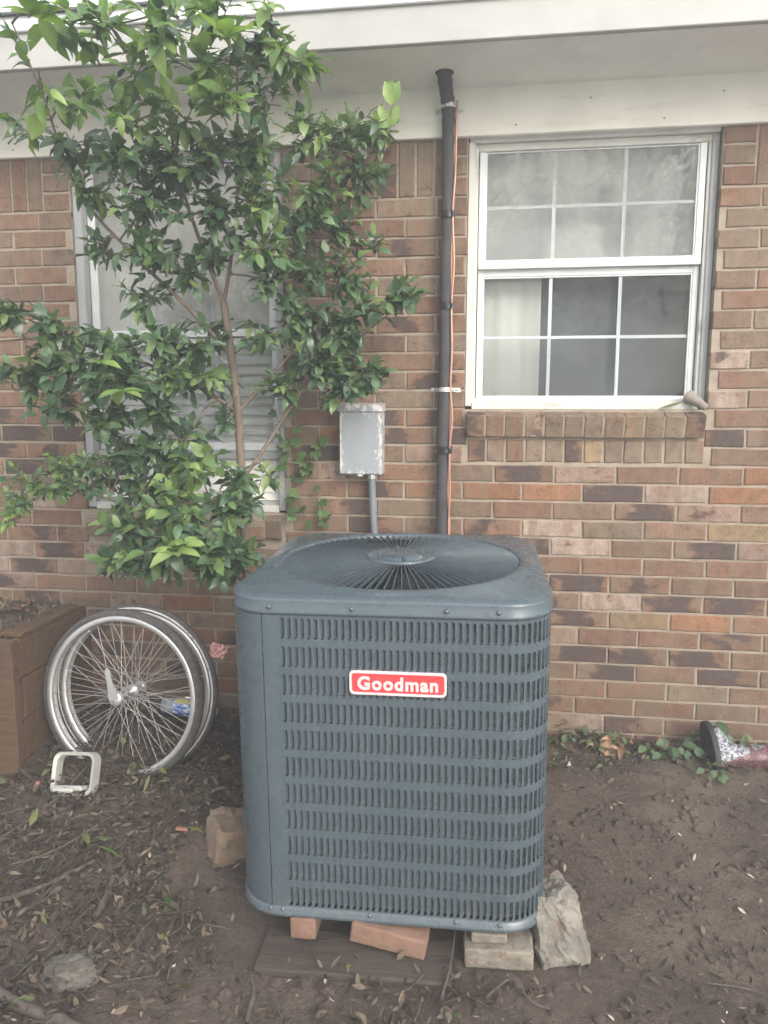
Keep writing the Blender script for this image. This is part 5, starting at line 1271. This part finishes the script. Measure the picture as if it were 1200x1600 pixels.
# built standing: sole on z=0, toe towards +x; later laid on its side with the sole to the left
BO = empty('rubber_boot', (1.385, -0.135, 0.050), (0, 0, 0)); tag(BO, 'printed grey and pink rubber boot lying on its side against the wall', 'boot')
def oval(cx, cy, rx, ry, z, n=28, sq=1.0): return [(cx + math.copysign(abs(math.cos(2 * PI * k / n)) ** sq, math.cos(2 * PI * k / n)) * rx, cy + math.sin(2 * PI * k / n) * ry, z) for k in range(n)]
secs = [(0.022, 0.0, 0.098, 0.043), (0.035, 0.0, 0.098, 0.044), (0.050, -0.004, 0.093, 0.044), (0.066, -0.014, 0.080, 0.043), (0.082, -0.028, 0.062, 0.042), (0.100, -0.038, 0.050, 0.041), (0.125, -0.042, 0.046, 0.042), (0.16, -0.043, 0.047, 0.045), (0.20, -0.043, 0.051, 0.049), (0.228, -0.043, 0.053, 0.051), (0.232, -0.043, 0.050, 0.048), (0.15, -0.043, 0.042, 0.040)]
m = MB(); m.rings([oval(cx, 0, rx, ry, z, sq=.9) for z, cx, rx, ry in secs]); b1 = m.build('upper', M['boot'], BO)
m = MB(); m.rings([oval(0, 0, .094, .040, 0.0, sq=.8), oval(0, 0, .103, .048, 0.0, sq=.8), oval(0, 0, .105, .050, .008, sq=.8), oval(0, 0, .104, .049, .022, sq=.8), oval(0, 0, .099, .044, .026, sq=.8)], smooth=False, cap0=True); b2 = m.build('sole', M['rubber'], BO)
m = MB(); m.rings([oval(-.043, 0, .054, .052, .222), oval(-.043, 0, .056, .054, .226), oval(-.043, 0, .056, .054, .240), oval(-.043, 0, .051, .049, .242), oval(-.043, 0, .048, .046, .15)], smooth=True); M['boot_rim'] = simple('boot_rim', (0.10, 0.045, 0.042), 0.5); b3 = m.build('cuff', M['boot_rim'], BO)
# shaft axis (+z) -> to the right and slightly forward; toe (+x) -> up and back along the wall
zax = Vector((0.93, 0.20, -0.04)).normalized(); xax = Vector((-0.15, 0.60, 0.70)); xax = (xax - zax * xax.dot(zax)).normalized(); yax = zax.cross(xax)
BO.matrix_basis = Matrix.Translation((1.375, -0.150, 0.085)) @ Matrix((xax, yax, zax)).transposed().to_4x4()

# weeds beside the boot
def weed(c, n, L, label, seed, spread=1.0):
    r = random.Random(seed); o = Vector(c); root = empty('weed_plant', c); tag(root, label, 'weed', 'weeds at the foot of the wall')
    q = MB(); v, f = leaf_verts(1.0, .62, .15, .3, 5); lf = MB(); lf.add(v, f, True); lme_ = lf.mesh('weed_leaf', M['weedobj'])
    for i in range(n):
        a = r.uniform(0, 2 * PI); e = Vector((math.cos(a) * r.uniform(.2, 1) * L * spread, math.sin(a) * .7 * r.uniform(.2, 1) * L * spread - .01, r.uniform(.2, 1.0) * L))
        q.tube([Vector((0, 0, -.01)), e * .5 + Vector((0, 0, .01)), e], [.002, .0016, .001], 4, cap=False)
        k = link('weed_leaf', lme_, root); k.matrix_basis = Matrix.Translation(e) @ frame(Vector((e.x, e.y - .03, -.02 + r.uniform(-.02, .03))), Vector((0, -.5, 1)), r.uniform(-.4, .4)) @ Matrix.Scale(L * r.uniform(.5, .9), 4)
    q.build('stems', M['weed'], root)
def gz(x, y): return (x, y, gh(x, y))
weed(gz(1.26, -0.13), 11, .075, 'broad leaved green weed just left of the boot sole', 1)
weed(gz(1.17, -0.10), 9, .06, 'clump of green weeds left of the broad leaved weed', 2)
weed(gz(1.42, -0.035), 5, .12, 'weed poking up between the boot and the wall', 3, .5)
weed(gz(0.83, -0.06), 5, .045, 'low weed on the wall foot nearest the unit', 4)
weed(gz(1.02, -0.06), 7, .045, 'low pale weed under the brick wall between unit and boot', 5, 1.5)
weed(gz(1.38, -0.25), 7, .05, 'small weed in front of the boot', 6, 1.3)
rock('brown_stone', (1.205, -0.07, 0.035), (0.034, 0.03, 0.036), M['redbrick'], 'round brown stone among the weeds under the wall', 21)
v, f = leaf_verts(1, .5, .6, .5, 4)
q = MB(); rr = random.Random(8)
for i in range(16):
    mt = Matrix.Translation((1.0 + rr.uniform(-.07, .07), -0.11 + rr.uniform(-.03, .03), gh(1.0, -.11) + rr.uniform(.005, .045))) @ frame(Vector((rr.uniform(-1, 1), rr.uniform(-1, 1), rr.uniform(-.2, .5))), Vector((rr.uniform(-.5, .5), -.4, 1))) @ Matrix.Scale(rr.uniform(.04, .08), 4)
    q.add([mt @ Vector(p) for p in v], f, True)
M['tan_leaf'] = leaf_mat('tan_leaf', (0.24, 0.14, 0.08), (0.33, 0.20, 0.12), (0.42, 0.28, 0.18), .7, 0.0)
tag(q.build('dead_leaf_pile', M['tan_leaf']), 'small pile of orange brown dead leaves at the wall foot', 'leaf pile', kind='stuff')

# ------------------------------------------------------------------ trees behind the camera, seen mirrored in the window
def back_tree(loc, h, cr, label, seed):
    r = random.Random(seed); o = Vector(loc); root = empty('yard_tree', loc); tag(root, label, 'tree', 'trees mirrored in the window')
    q = MB(); q.tube([(0, 0, -.1), (.05, 0, h * .3), (.1, .1, h * .7)], [.2, .16, .07], 8)
    q.build('trunk', M['bark'], root)
    c = MB(); cl = [Vector((r.gauss(0, .5) * cr, r.gauss(0, .5) * cr, h * .68 + r.gauss(0, .42) * cr)) for _ in range(40)]
    for cc in cl:
        for _ in range(260):
            p = cc + Vector((r.gauss(0, 1), r.gauss(0, 1), r.gauss(0, .8))) * cr * .26; a = Vector((r.uniform(-1, 1), r.uniform(-1, 1), r.uniform(-1, 1))).normalized(); b = a.cross(Vector((.3, .5, .8))).normalized(); s = r.uniform(.05, .11)
            c.add([p - a * s, p + b * s * .5, p + a * s, p - b * s * .5], [(0, 1, 2, 3)])
    me = bpy.data.meshes.new('crown'); me.from_pydata(c.v, [], c.f); me.materials.append(M['leaf_mid']); me.update(); link('crown', me, root)
back_tree((3.4, -16, 0), 9.0, 3.2, 'leafy tree mirrored in the upper panes of the right window', 1)
back_tree((-1.8, -17.5, 0), 9, 3.2, 'second leafy tree mirrored faintly in the upper window panes', 2)
back_tree((-8, -13, 0), 9, 3.4, 'leafy tree mirrored in the window behind the shrub', 3)

# ------------------------------------------------------------------ veil of lens fog, imitated by thin air added round the scene
hz = MB(); hz.box(-36, 36, -36, 14, -1.6, 13.5)
t = NT('lens_fog_air'); t.n.remove(t.b)
pv = t.new('ShaderNodeVolumePrincipled'); pv.inputs['Color'].default_value = (0.96, 0.98, 1.0, 1); pv.inputs['Density'].default_value = 0.038; pv.inputs['Anisotropy'].default_value = 0.2
t.link(pv.outputs[0], t.n['Material Output'].inputs['Volume'])
tag(hz.build('lens_fog', t.m), kind='stuff')
